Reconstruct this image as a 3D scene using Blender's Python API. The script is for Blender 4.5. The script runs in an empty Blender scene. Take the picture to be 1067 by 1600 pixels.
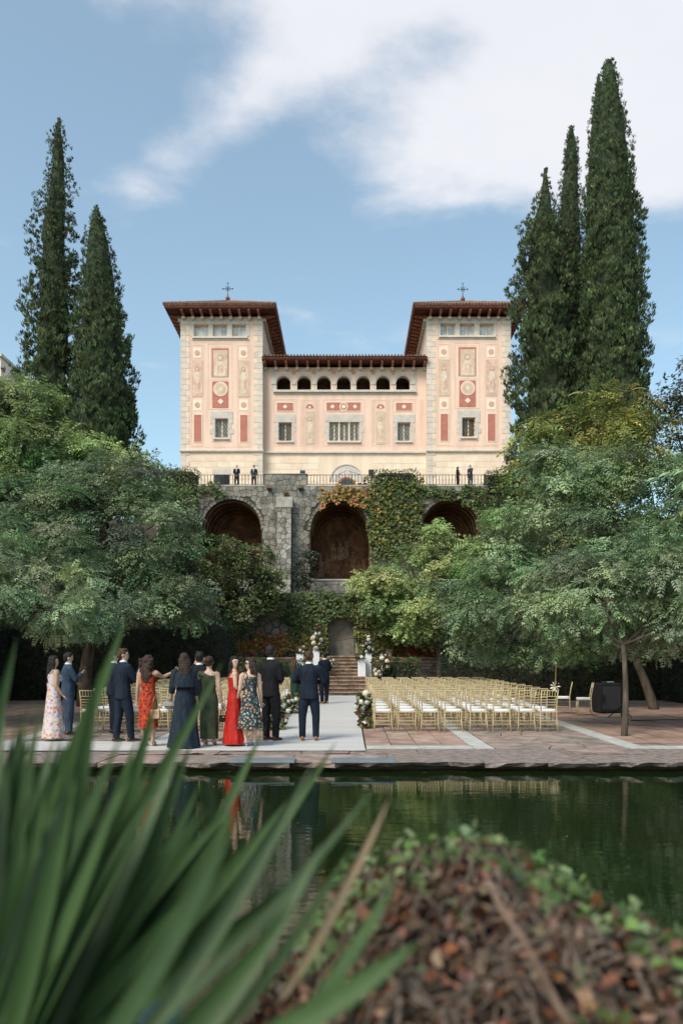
import bpy, math, random
import numpy as np
from mathutils import Vector, Matrix

# ------------------------------------------------------------------ camera, sky, sun, exposure
sc = bpy.context.scene
C = sc.collection
CAMZ, FPX, VX, HY = 1.40, 1244.4, 545.0, 1049.0      # camera height, focal length (px of the 1067x1600 photo), vanishing point
cd = bpy.data.cameras.new('camera'); cam = bpy.data.objects.new('camera', cd); C.objects.link(cam)
cam.location = (0, 0, CAMZ); cam.rotation_euler = (math.pi/2, 0, 0)
cd.sensor_fit = 'VERTICAL'; cd.sensor_height = 36; cd.sensor_width = 24; cd.lens = 28
cd.shift_y = (HY-800)/1600; cd.shift_x = -(VX-533.5)/1600
cd.clip_start = 0.05; cd.clip_end = 3000
cd.dof.use_dof = True; cd.dof.focus_distance = 18; cd.dof.aperture_fstop = 1.4
sc.camera = cam

SUN_AZ, SUN_EL = math.radians(218), math.radians(46)   # azimuth from +Y, clockwise seen from above: behind-left of the camera
sdir = Vector((math.sin(SUN_AZ)*math.cos(SUN_EL), math.cos(SUN_AZ)*math.cos(SUN_EL), math.sin(SUN_EL)))
sl = bpy.data.lights.new('sun', 'SUN'); so = bpy.data.objects.new('sun', sl); C.objects.link(so)
sl.energy = 2.3; sl.angle = math.radians(24); sl.color = (1.0, .93, .84)
so.rotation_euler = sdir.to_track_quat('Z', 'Y').to_euler()

w = bpy.data.worlds.new('World'); sc.world = w; w.use_nodes = True
nt = w.node_tree; N = nt.nodes; L = nt.links
for n in list(N): N.remove(n)
def wn(t, **k):
    n = N.new(t)
    for a, b in k.items(): setattr(n, a, b)
    return n
def wmath(op, a, b=None, c=None, clamp=False):
    n = wn('ShaderNodeMath', operation=op, use_clamp=clamp)
    for i, v in enumerate((a, b, c)):
        if v is None: continue
        if isinstance(v, (int, float)): n.inputs[i].default_value = v
        else: L.new(v, n.inputs[i])
    return n.outputs[0]
sky = wn('ShaderNodeTexSky', sky_type='NISHITA'); sky.sun_disc = False
sky.sun_elevation = SUN_EL; sky.sun_rotation = SUN_AZ; sky.air_density = 1.0; sky.dust_density = 1.6; sky.ozone_density = 1.4
hs = wn('ShaderNodeHueSaturation'); hs.inputs['Saturation'].default_value = .99; hs.inputs['Value'].default_value = 1.10
L.new(sky.outputs[0], hs.inputs['Color'])
bg1 = wn('ShaderNodeBackground'); bg1.inputs['Strength'].default_value = 0.15; tn = wn('ShaderNodeMix', data_type='RGBA', blend_type='MULTIPLY'); tn.inputs[0].default_value = 1; tn.inputs[7].default_value = (.98, 1.12, .97, 1)
L.new(hs.outputs[0], tn.inputs[6]); L.new(tn.outputs[2], bg1.inputs['Color'])
tc = wn('ShaderNodeTexCoord'); sep = wn('ShaderNodeSeparateXYZ'); L.new(tc.outputs['Generated'], sep.inputs[0])
dz = wmath('MAXIMUM', sep.outputs[2], 0.06)
pu = wmath('DIVIDE', sep.outputs[0], dz); pv = wmath('DIVIDE', sep.outputs[1], dz)
cmb = wn('ShaderNodeCombineXYZ'); L.new(pu, cmb.inputs[0]); L.new(pv, cmb.inputs[1])
def wnoise(scale, detail, rough, off, dist=0.0):
    m = wn('ShaderNodeMapping'); m.inputs['Location'].default_value = off; m.inputs['Scale'].default_value = (scale,)*3
    L.new(cmb.outputs[0], m.inputs[0])
    n = wn('ShaderNodeTexNoise'); n.inputs['Scale'].default_value = 1; n.inputs['Detail'].default_value = detail
    n.inputs['Roughness'].default_value = rough; n.inputs['Distortion'].default_value = dist; L.new(m.outputs[0], n.inputs['Vector'])
    return n.outputs[0]
def blob(cx, cy, rx, ry, ang):
    ca, sa = math.cos(ang), math.sin(ang)
    dx = wmath('SUBTRACT', pu, cx); dy = wmath('SUBTRACT', pv, cy)
    a = wmath('DIVIDE', wmath('ADD', wmath('MULTIPLY', dx, ca), wmath('MULTIPLY', dy, sa)), rx)
    b = wmath('DIVIDE', wmath('SUBTRACT', wmath('MULTIPLY', dy, ca), wmath('MULTIPLY', dx, sa)), ry)
    r2 = wmath('ADD', wmath('MULTIPLY', a, a), wmath('MULTIPLY', b, b))
    return wmath('EXPONENT', wmath('MULTIPLY', r2, -1.0))
n1 = wnoise(2.1, 10, .54, (3.1, 7.7, 0), .15); n2 = wnoise(7.5, 6, .6, (1.3, 2.2, 4), .2)
big = blob(.55, 1.38, .42, .36, .15)           # the large bank of cloud
wisp = blob(-.15, 1.36, .36, .09, -.80)        # the thin streak crossing to the left
wis2 = blob(.02, 1.14, .50, .10, .05)
low = blob(.10, 1.62, .10, .12, .3)
dens = wmath('ADD', wmath('MULTIPLY', n1, .95), wmath('MULTIPLY', n2, .22))
dens = wmath('ADD', dens, wmath('MULTIPLY', big, .78)); dens = wmath('ADD', dens, wmath('MULTIPLY', wisp, .36))
dens = wmath('ADD', dens, wmath('MULTIPLY', wis2, .20)); dens = wmath('ADD', dens, wmath('MULTIPLY', low, .10))
ss = wn('ShaderNodeMapRange', interpolation_type='SMOOTHSTEP'); L.new(dens, ss.inputs[0])
ss.inputs[1].default_value = .66; ss.inputs[2].default_value = 1.0; ss.inputs[3].default_value = .12; ss.inputs[4].default_value = .92
bg2 = wn('ShaderNodeBackground'); bg2.inputs['Strength'].default_value = 0.80
cr = wn('ShaderNodeMix', data_type='RGBA'); cr.inputs[6].default_value = (.74, .77, .84, 1); cr.inputs[7].default_value = (.93, .91, .93, 1)
L.new(n1, cr.inputs[0]); L.new(cr.outputs[2], bg2.inputs['Color'])
mx = wn('ShaderNodeMixShader'); L.new(ss.outputs[0], mx.inputs[0]); L.new(bg1.outputs[0], mx.inputs[1]); L.new(bg2.outputs[0], mx.inputs[2])
wo = wn('ShaderNodeOutputWorld'); L.new(mx.outputs[0], wo.inputs[0])

vs = sc.view_settings; vs.view_transform = 'Standard'; vs.look = 'None'; vs.gamma = 1; vs.use_curve_mapping = False; vs.exposure = 0.45
sc.cycles.max_bounces = 6; sc.cycles.diffuse_bounces = 3; sc.cycles.glossy_bounces = 3; sc.cycles.transmission_bounces = 4
sc.cycles.use_denoising = True

# ------------------------------------------------------------------ helpers
R = math.radians
rng = np.random.default_rng(7); random.seed(7)
SLOPE = .022
def gz(Y): return max(0.0, (Y-15.5)*SLOPE)                       # height of the plaza, which rises gently from the pool
def PX(px, Y): return (px-VX)*Y/FPX
def PZ(py, Y): return CAMZ+(HY-py)*Y/FPX
def P(px, py, Y): return Vector((PX(px, Y), Y, PZ(py, Y)))
def gY(py):                                                       # depth at which a pixel row meets the plaza
    Y = CAMZ*FPX/(py-HY)
    return Y if Y < 15.5 else (CAMZ+15.5*SLOPE)/((py-HY)/FPX+SLOPE)
def lin(r, g, b, k=1.0):
    f = lambda c: (c/12.92 if c <= .04045 else ((c+.055)/1.055)**2.4)
    return (f(r/255)*k, f(g/255)*k, f(b/255)*k)
ORD = ['first','second','third','fourth','fifth','sixth','seventh','eighth','ninth','tenth','eleventh','twelfth','thirteenth','fourteenth']

MATS = {}
def M(name, col, rough=.8, var=.18, scale=3.0, bump=0.0, col2=None, spec=.3, metal=0.0, detail=5, bscale=None, stretch=None, obj=False, mixpow=(.35, .65)):
    if name in MATS: return MATS[name]
    m = bpy.data.materials.new(name); m.use_nodes = True; t = m.node_tree; n = t.nodes; l = t.links
    b = n['Principled BSDF']; b.inputs['Roughness'].default_value = rough; b.inputs['Metallic'].default_value = metal
    b.inputs['Specular IOR Level'].default_value = spec
    if obj: tcn = n.new('ShaderNodeTexCoord'); src = tcn.outputs['Object']
    else: g = n.new('ShaderNodeNewGeometry'); src = g.outputs['Position']
    if stretch:
        mp = n.new('ShaderNodeMapping'); mp.inputs['Scale'].default_value = stretch; l.new(src, mp.inputs[0]); src = mp.outputs[0]
    nz = n.new('ShaderNodeTexNoise'); nz.inputs['Scale'].default_value = scale; nz.inputs['Detail'].default_value = detail; nz.inputs['Roughness'].default_value = .6
    l.new(src, nz.inputs['Vector'])
    mr = n.new('ShaderNodeMapRange'); mr.inputs[1].default_value = mixpow[0]; mr.inputs[2].default_value = mixpow[1]; l.new(nz.outputs[0], mr.inputs[0])
    mix = n.new('ShaderNodeMix'); mix.data_type = 'RGBA'
    c2 = col2 if col2 else tuple(c*(1-var*1.6) for c in col)
    c1 = col if col2 else tuple(min(1, c*(1+var)) for c in col)
    mix.inputs[6].default_value = (*c2, 1); mix.inputs[7].default_value = (*c1, 1)
    l.new(mr.outputs[0], mix.inputs[0]); l.new(mix.outputs[2], b.inputs['Base Color'])
    if bump:
        nb = n.new('ShaderNodeTexNoise'); nb.inputs['Scale'].default_value = bscale or scale*6; nb.inputs['Detail'].default_value = 4; l.new(src, nb.inputs['Vector'])
        bp = n.new('ShaderNodeBump'); bp.inputs['Strength'].default_value = bump; bp.inputs['Distance'].default_value = .05
        l.new(nb.outputs[0], bp.inputs['Height']); l.new(bp.outputs[0], b.inputs['Normal'])
    MATS[name] = m; return m
def LEAF(name, rough=.55, trans=.30, spec=.35, tint=(1, 1, 1)):
    """leaf material: colour from the mesh's own leaf colours, some light through the blade"""
    if name in MATS: return MATS[name]
    m = bpy.data.materials.new(name); m.use_nodes = True; t = m.node_tree; n = t.nodes; l = t.links
    b = n['Principled BSDF']; b.inputs['Roughness'].default_value = rough; b.inputs['Specular IOR Level'].default_value = spec
    at = n.new('ShaderNodeAttribute'); at.attribute_name = 'leafcol'
    mul = n.new('ShaderNodeMix'); mul.data_type = 'RGBA'; mul.blend_type = 'MULTIPLY'; mul.inputs[0].default_value = 1; mul.inputs[7].default_value = (*tint, 1)
    l.new(at.outputs['Color'], mul.inputs[6]); l.new(mul.outputs[2], b.inputs['Base Color'])
    tr = n.new('ShaderNodeBsdfTranslucent'); l.new(mul.outputs[2], tr.inputs['Color'])
    mxs = n.new('ShaderNodeMixShader'); mxs.inputs[0].default_value = trans
    l.new(b.outputs[0], mxs.inputs[1]); l.new(tr.outputs[0], mxs.inputs[2]); l.new(mxs.outputs[0], n['Material Output'].inputs[0])
    MATS[name] = m; return m
def SPOT(name, base, cols, scale, size=.35, rough=.7):
    """printed fabric: scattered motifs of several colours on a ground colour"""
    if name in MATS: return MATS[name]
    m = bpy.data.materials.new(name); m.use_nodes = True; t = m.node_tree; n = t.nodes; l = t.links
    b = n['Principled BSDF']; b.inputs['Roughness'].default_value = rough; b.inputs['Specular IOR Level'].default_value = .2
    tcn = n.new('ShaderNodeTexCoord')
    v = n.new('ShaderNodeTexVoronoi'); v.inputs['Scale'].default_value = scale; l.new(tcn.outputs['Object'], v.inputs['Vector'])
    sp = n.new('ShaderNodeSeparateColor'); l.new(v.outputs['Color'], sp.inputs[0])
    ramp = n.new('ShaderNodeValToRGB'); ramp.color_ramp.interpolation = 'CONSTANT'
    for i, c in enumerate(cols):
        e = ramp.color_ramp.elements[i] if i < 2 else ramp.color_ramp.elements.new(i/len(cols))
        e.position = i/len(cols); e.color = (*c, 1)
    l.new(sp.outputs[0], ramp.inputs[0])
    lt = n.new('ShaderNodeMath'); lt.operation = 'LESS_THAN'; lt.inputs[1].default_value = size; l.new(v.outputs['Distance'], lt.inputs[0])
    mix = n.new('ShaderNodeMix'); mix.data_type = 'RGBA'; mix.inputs[6].default_value = (*base, 1)
    l.new(lt.outputs[0], mix.inputs[0]); l.new(ramp.outputs[0], mix.inputs[7]); l.new(mix.outputs[2], b.inputs['Base Color'])
    MATS[name] = m; return m

def tag(o, label=None, cat=None, group=None, kind=None):
    if label: o['label'] = label
    if cat: o['category'] = cat
    if group: o['group'] = group
    if kind: o['kind'] = kind
    return o
def empty(name, loc=(0, 0, 0), rz=0, label=None, cat=None, group=None):
    o = bpy.data.objects.new(name, None); C.objects.link(o); o.location = loc; o.rotation_euler = (0, 0, rz)
    o.empty_display_size = .1
    return tag(o, label, cat, group)
def link(name, me, parent=None, loc=None, rot=None):
    o = bpy.data.objects.new(name, me); C.objects.link(o)
    if parent: o.parent = parent
    if loc is not None: o.location = loc
    if rot is not None: o.rotation_euler = rot
    return o

class MB:
    """collects shapes; build() links them as one mesh object"""
    def __init__(s): s.v = []; s.f = []
    def add(s, vs, fs):
        k = len(s.v); s.v += [tuple(p) for p in vs]; s.f += [tuple(i+k for i in f) for f in fs]; return s
    def box(s, x0, x1, y0, y1, z0, z1):
        return s.add([(x0,y0,z0),(x1,y0,z0),(x1,y1,z0),(x0,y1,z0),(x0,y0,z1),(x1,y0,z1),(x1,y1,z1),(x0,y1,z1)],
                     [(0,3,2,1),(4,5,6,7),(0,1,5,4),(1,2,6,5),(2,3,7,6),(3,0,4,7)])
    def cham(s, x0, x1, y0, y1, z0, z1, c):
        """box with its upper edges bevelled"""
        a = [(x0,y0,z0),(x1,y0,z0),(x1,y1,z0),(x0,y1,z0),(x0,y0,z1-c),(x1,y0,z1-c),(x1,y1,z1-c),(x0,y1,z1-c),(x0+c,y0+c,z1),(x1-c,y0+c,z1),(x1-c,y1-c,z1),(x0+c,y1-c,z1)]
        return s.add(a, [(0,3,2,1),(0,1,5,4),(1,2,6,5),(2,3,7,6),(3,0,4,7),(4,5,9,8),(5,6,10,9),(6,7,11,10),(7,4,8,11),(8,9,10,11)])
    def loft(s, rings, cap=True):
        n = len(rings[0]); k = len(s.v)
        for r in rings: s.v += [tuple(p) for p in r]
        for i in range(len(rings)-1):
            for j in range(n):
                a = k+i*n+j; b = k+i*n+(j+1) % n
                s.f.append((a, b, b+n, a+n))
        if cap:
            s.f.append(tuple(range(k+n-1, k-1, -1))); q = k+(len(rings)-1)*n; s.f.append(tuple(range(q, q+n)))
        return s
    def tube(s, pts, rad, n=6, cap=True):
        pts = [Vector(p) for p in pts]
        if not hasattr(rad, '__len__'): rad = [rad]*len(pts)
        rings = []; t0 = None
        for i, p in enumerate(pts):
            t = (pts[min(i+1, len(pts)-1)]-pts[max(i-1, 0)])
            if t.length < 1e-9: t = Vector((0, 0, 1))
            t.normalize()
            if t0 is None:
                a = Vector((1, 0, 0)) if abs(t.x) < .8 else Vector((0, 1, 0))
                u = t.cross(a).normalized()
            else:
                u = (u-t*u.dot(t)); u = u.normalized() if u.length > 1e-6 else t.orthogonal().normalized()
            t0 = t; vv = t.cross(u)
            rings.append([p+(u*math.cos(2*math.pi*j/n)+vv*math.sin(2*math.pi*j/n))*rad[i] for j in range(n)])
        return s.loft(rings, cap)
    def ring_stack(s, rows, n=16, cap=True, cx=0, cy=0):
        """rows of (z, rx, ry[, dx, dy])"""
        rings = []
        for r in rows:
            z, rx, ry = r[:3]; dx, dy = (r[3], r[4]) if len(r) > 4 else (0, 0)
            rings.append([(cx+dx+rx*math.cos(2*math.pi*j/n), cy+dy+ry*math.sin(2*math.pi*j/n), z) for j in range(n)])
        return s.loft(rings, cap)
    def ball(s, c, r, nu=12, nv=8, jit=0.0):
        if not hasattr(r, '__len__'): r = (r, r, r)
        rings = []
        for i in range(1, nv):
            a = math.pi*i/nv-math.pi/2
            rings.append([(c[0]+r[0]*math.cos(a)*math.cos(2*math.pi*j/nu)*(1+random.uniform(-jit, jit)), c[1]+r[1]*math.cos(a)*math.sin(2*math.pi*j/nu)*(1+random.uniform(-jit, jit)), c[2]+r[2]*math.sin(a)*(1+random.uniform(-jit, jit))) for j in range(nu)])
        return s.loft(rings)
    def prism(s, poly, y0, y1):
        """polygon of (x, z) extruded along y, front at y0"""
        n = len(poly)
        return s.add([(x, y0, z) for x, z in poly]+[(x, y1, z) for x, z in poly],
                     [tuple(range(n)), tuple(range(2*n-1, n-1, -1))]+[(i+n, (i+1) % n+n, (i+1) % n, i) for i in range(n)])
    def slab(s, poly, z0, z1, ins=0.0):
        """polygon of (x, y) extruded upward"""
        n = len(poly); cx = sum(p[0] for p in poly)/n; cy = sum(p[1] for p in poly)/n
        t = [(cx+(x-cx)*(1-ins), cy+(y-cy)*(1-ins)) for x, y in poly]
        return s.add([(x, y, z0) for x, y in poly]+[(x, y, z1) for x, y in t], [tuple(range(n, 2*n))]+[(i, (i+1) % n, (i+1) % n+n, i+n) for i in range(n)])
    def mesh(s, name='mesh', mat=None, smooth=False):
        me = bpy.data.meshes.new(name); me.from_pydata(s.v, [], s.f); me.update()
        if mat: me.materials.append(mat)
        if smooth: me.polygons.foreach_set('use_smooth', [True]*len(me.polygons))
        return me
    def build(s, name, mat, parent=None, loc=None, smooth=False, rot=None):
        return link(name, s.mesh(name, mat, smooth), parent, loc, rot)

def box(name, mat, parent, *a): return MB().box(*a).build(name, mat, parent)

def remesh(mb, mat, voxel=.013, it=4, extra=None):
    me = mb.mesh('tmp'); ob = bpy.data.objects.new('tmp', me); C.objects.link(ob)
    m = ob.modifiers.new('r', 'REMESH'); m.mode = 'VOXEL'; m.voxel_size = voxel
    if it:
        m2 = ob.modifiers.new('s', 'SMOOTH'); m2.factor = .5; m2.iterations = it
    dg = bpy.context.evaluated_depsgraph_get(); dg.update()
    new = bpy.data.meshes.new_from_object(ob.evaluated_get(dg))
    bpy.data.objects.remove(ob); bpy.data.meshes.remove(me)
    if extra is not None and extra.v:                     # fingers and other fine pieces rooted in the body
        nv = len(new.vertices); co = np.empty(nv*3); new.vertices.foreach_get('co', co)
        fs = [tuple(p.vertices) for p in new.polygons]
        vs_ = [tuple(c) for c in co.reshape(-1, 3)]+extra.v
        fs += [tuple(i+nv for i in f) for f in extra.f]
        bpy.data.meshes.remove(new); new = bpy.data.meshes.new('body'); new.from_pydata(vs_, [], fs)
    new.materials.clear(); new.materials.append(mat)
    new.polygons.foreach_set('use_smooth', [True]*len(new.polygons)); new.update()
    return new

# ---- scattered leaves with numpy
def npmesh(name, V, F, mat, col=None, parent=None):
    me = bpy.data.meshes.new(name); nv = len(V); nf, k = F.shape
    me.vertices.add(nv); me.vertices.foreach_set('co', V.astype(np.float32).ravel())
    me.loops.add(nf*k); me.loops.foreach_set('vertex_index', F.astype(np.int32).ravel())
    me.polygons.add(nf); me.polygons.foreach_set('loop_start', np.arange(0, nf*k, k, dtype=np.int32))
    me.update(calc_edges=True); me.validate()
    if col is not None:
        a = me.attributes.new('leafcol', 'FLOAT_COLOR', 'POINT')
        a.data.foreach_set('color', np.concatenate([col, np.ones((nv, 1))], 1).astype(np.float32).ravel())
    me.materials.append(mat)
    return link(name, me, parent)
def unit(a): return a/np.maximum(np.linalg.norm(a, axis=-1, keepdims=True), 1e-9)
def scatter(tv, tf, pos, d, up, scale, col):
    """copy a small template (x along d, z along up) to every position: arrays of points, faces, colours"""
    d = unit(d); side = unit(np.cross(up, d)); u = np.cross(d, side)
    B = np.stack([d, side, u], 1)                                    # n,3,3
    V = np.einsum('tk,nkj->ntj', tv, B)*scale[:, None, None]+pos[:, None, :]
    F = tf[None]+(np.arange(len(pos))*len(tv))[:, None, None]
    Cc = np.repeat(col, len(tv), axis=0)
    return V.reshape(-1, 3), F.reshape(-1, tf.shape[1]), Cc
def frond(nl=6, ll=.30, wdt=.085, droop=.35, ang=55):
    """a pinnate leaf of length 1: paired narrow leaflets along a drooping stalk"""
    v = []; f = []
    def leaflet(b, dr, l, wd):
        dr = np.array(dr); dr = dr/np.linalg.norm(dr); s = np.cross(dr, [0, 0, 1.]); k = len(v)
        v.extend([b, b+dr*l*.45+s*wd/2, b+dr*l+np.array([0, 0, -.25*l]), b+dr*l*.45-s*wd/2]); f.append((k, k+1, k+2, k+3))
    for i in range(nl):
        t = .12+.80*i/(nl-1); b = np.array([t, 0, -droop*t*t]); l = ll*(1-.45*abs(t-.45))
        for sg in (-1, 1): leaflet(b, [math.cos(R(ang)), sg*math.sin(R(ang)), -.15], l, wdt)
    leaflet(np.array([.92, 0, -droop*.85]), [1, 0, -.5], ll*.8, wdt)
    return np.array(v), np.array(f)
LEAF1 = (np.array([[0, 0, 0], [.45, .24, .06], [1, 0, -.12], [.45, -.24, .06]]), np.array([[0, 1, 2, 3]]))
LEAF5 = (np.array([[0, 0, 0], [.25, .5, .03], [.55, .3, .0], [1, 0, -.18], [.55, -.3, 0], [.25, -.5, .03]]), np.array([[0, 1, 2, 3], [0, 3, 4, 5]]))
NEEDLE = (np.array([[0, -.05, 0], [0, .05, 0], [.6, .07, .02], [1, 0, 0], [.6, -.07, .02]]), np.array([[0, 4, 2, 1], [4, 3, 3, 2]]))
NEEDLE = (np.array([[0, 0, 0], [.5, .17, .02], [1, 0, 0], [.5, -.17, .02]]), np.array([[0, 1, 2, 3]]))
def rnd_unit(n):
    a = rng.normal(size=(n, 3)); return unit(a)
def pal(cols, n, jit=.15):
    c = np.array(cols)[rng.integers(0, len(cols), n)]
    return np.clip(c*(1+rng.normal(0, jit, (n, 1)))*(1+rng.normal(0, jit*.3, (n, 3))), .004, 1)

def crown_points(lobes, per_m2, inner=.35):
    """clump centres and outward directions over the surface of overlapping ellipsoids (and some inside)"""
    P_, D_ = [], []
    L_ = np.array([[*c, *r] for c, r in lobes])
    for i, (c, r) in enumerate(lobes):
        r = np.array(r); c = np.array(c)
        area = 4*math.pi*((r[0]*r[1])**1.6/3+(r[0]*r[2])**1.6/3+(r[1]*r[2])**1.6/3)**(1/1.6)
        n = max(6, int(area*per_m2))
        u = rnd_unit(n); k = np.where(rng.random(n) < inner, rng.uniform(.45, .85, n), rng.uniform(.86, 1.06, n))
        p = c+u*r*k[:, None]; nrm = unit(u/r)
        keep = np.ones(n, bool)
        for j in range(len(lobes)):
            if j == i: continue
            q = (p-L_[j, :3])/L_[j, 3:]; keep &= (q*q).sum(1) > .62
        P_.append(p[keep]); D_.append(nrm[keep])
    return np.concatenate(P_), np.concatenate(D_)
def foliage(name, mat, parent, lobes, per_m2, tmpl, size, per_clump, clump_r, cols, inner=.35, droop=.25, cjit=.22, upb=.35, cull=None):
    lobes = [(c, tuple(max(.35*q, q-.55*clump_r) for q in r)) for c, r in lobes]   # the sprays reach past the clump centres
    cp, cdir = crown_points(lobes, per_m2, inner)
    if cull is not None:
        k = cull(cp); cp, cdir = cp[k], cdir[k]
    nc = len(cp); n = nc*per_clump
    base = np.repeat(cp, per_clump, 0); dr = np.repeat(cdir, per_clump, 0)
    cl = np.repeat(pal(cols, nc, cjit), per_clump, 0)
    csz = np.repeat(rng.uniform(.65, 1.35, nc), per_clump)
    ru = unit(rnd_unit(n)+dr*.45+np.array([0, 0, upb]))               # each clump is a small drooping umbrella of sprays
    pos = base+ru*rng.uniform(.55, 1.0, (n, 1))*clump_r*csz[:, None]*np.array([1, 1, .62])
    d = unit(ru*np.array([1, 1, .45])+rng.normal(0, .28, (n, 3))-np.array([0, 0, droop]))
    up = unit(np.array([0, 0, 1.])+rng.normal(0, .35, (n, 3))+dr*.3)
    sz = rng.uniform(.7, 1.25, n)*size
    V, F, Cc = scatter(tmpl[0], tmpl[1], pos, d, up, sz, np.clip(cl*(1+rng.normal(0, .12, (n, 1))), .003, 1))
    return npmesh(name, V, F, mat, Cc, parent)
def limb(mb, a, b, r0, r1, bend=.12, n=5, sides=7):
    a, b = Vector(a), Vector(b); ln = (b-a).length; off = Vector((random.uniform(-1, 1), random.uniform(-1, 1), random.uniform(-.3, .6)))*ln*bend
    pts = [a.lerp(b, i/n)+off*math.sin(math.pi*i/n) for i in range(n+1)]
    mb.tube(pts, [r0+(r1-r0)*i/n for i in range(n+1)], sides)
    return pts
def voronoi(pts, bounds):
    """polygons of the cells around 2-D points inside a rectangle"""
    x0, x1, y0, y1 = bounds; pts = np.array(pts); out = []
    for i, p in enumerate(pts):
        poly = [(x0, y0), (x1, y0), (x1, y1), (x0, y1)]
        d2 = ((pts-p)**2).sum(1)
        for j in np.argsort(d2)[1:22]:
            q = pts[j]; m_ = (p+q)/2; nx, ny = q-p; new = []
            for a, b in zip(poly, poly[1:]+poly[:1]):
                da = (a[0]-m_[0])*nx+(a[1]-m_[1])*ny; db = (b[0]-m_[0])*nx+(b[1]-m_[1])*ny
                if da <= 0: new.append(a)
                if da*db < 0:
                    t = da/(da-db); new.append((a[0]+(b[0]-a[0])*t, a[1]+(b[1]-a[1])*t))
            poly = new
            if len(poly) < 3: break
        out.append(poly)
    return out
def jgrid(x0, x1, y0, y1, s, jit=.38):
    nx = max(1, round((x1-x0)/s)); ny = max(1, round((y1-y0)/s)); p = []
    for i in range(nx):
        for j in range(ny):
            p.append((x0+(x1-x0)*(i+.5+random.uniform(-jit, jit))/nx, y0+(y1-y0)*(j+.5+random.uniform(-jit, jit))/ny))
    return p
def shrink(poly, g):
    n = len(poly); cx = sum(p[0] for p in poly)/n; cy = sum(p[1] for p in poly)/n; o = []
    for x, y in poly:
        d = math.hypot(x-cx, y-cy); k = max(.5, 1-g/max(d, 1e-6)); o.append((cx+(x-cx)*k, cy+(y-cy)*k))
    return o
def copy_tree(o, parent=None):
    c = o.copy(); C.objects.link(c); c.parent = parent
    for ch in list(o.children): copy_tree(ch, c)
    return c
# ------------------------------------------------------------------ materials of the setting
m_tile = M('terracotta_tile', (.33, .215, .17), .75, .22, 1.6, .25, bscale=14)
m_tile2 = M('terracotta_tile_worn', (.365, .25, .20), .75, .22, 2.2, .25, bscale=14)
m_strip = M('pale_stone_strip', (.46, .44, .41), .8, .15, 4, .2)
m_flag = M('flagstone', (.27, .215, .185), .8, .25, 2.0, .35, bscale=12)
m_flag2 = M('flagstone_pink', (.33, .235, .20), .8, .25, 2.4, .35, bscale=12)
m_cop = M('coping_stone', (.37, .285, .255), .85, .3, 5.5, .7, col2=(.12, .095, .082), bscale=18, stretch=(1, 2.2, 1))
m_soil = M('soil', (.07, .05, .035), .95, .3, 2, .4)
m_mortar = M('mortar', (.10, .09, .08), .95, .2, 5, .3)
m_carpet = M('ivory_carpet', (.50, .475, .46), .95, .08, 1.0, .25, bscale=5, stretch=(.35, 5, 1))
m_step = M('brick_step', (.34, .21, .145), .85, .28, 3, .35, bscale=20)
m_riser = M('stone_riser', (.16, .125, .095), .9, .3, 5, .4)
m_rubble = M('rubble_stone', (.29, .262, .222), .9, .30, 1.3, .5, bscale=9)
m_rubble2 = M('rubble_stone_grey', (.225, .21, .187), .9, .28, 1.3, .5, bscale=9)
m_rubmort = M('dark_joint', (.075, .065, .052), .95, .2, 4, .3)
m_dress = M('dressed_stone', (.43, .40, .36), .85, .18, 1.2, .2)

# ---- water
wm = bpy.data.materials.new('pool_water'); wm.use_nodes = True; t_ = wm.node_tree; b_ = t_.nodes['Principled BSDF']
b_.inputs['Base Color'].default_value = (.008, .017, .005, 1); b_.inputs['Roughness'].default_value = .035; b_.inputs['IOR'].default_value = 1.33; b_.inputs['Specular IOR Level'].default_value = .42
g_ = t_.nodes.new('ShaderNodeNewGeometry'); mp_ = t_.nodes.new('ShaderNodeMapping'); mp_.inputs['Scale'].default_value = (1.2, 3.2, 1)
nz_ = t_.nodes.new('ShaderNodeTexNoise'); nz_.inputs['Scale'].default_value = 2.2; nz_.inputs['Detail'].default_value = 3
bp_ = t_.nodes.new('ShaderNodeBump'); bp_.inputs['Strength'].default_value = .02; bp_.inputs['Distance'].default_value = .1
t_.links.new(g_.outputs['Position'], mp_.inputs[0]); t_.links.new(mp_.outputs[0], nz_.inputs['Vector']); t_.links.new(nz_.outputs[0], bp_.inputs['Height']); t_.links.new(bp_.outputs[0], b_.inputs['Normal'])
WZ = -.14
tag(MB().add([(-40, 2.6, WZ), (40, 2.6, WZ), (40, 12.62, WZ), (-40, 12.62, WZ)], [(0, 1, 2, 3)]).build('water', wm), 'still dark green water of the long pool', kind='structure')
mb = MB(); mb.box(-60, 60, -40, 2.65, -1.0, -.02)
tag(mb.build('ground', m_soil), 'bare earth bank on the near side of the pool', kind='structure')

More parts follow.
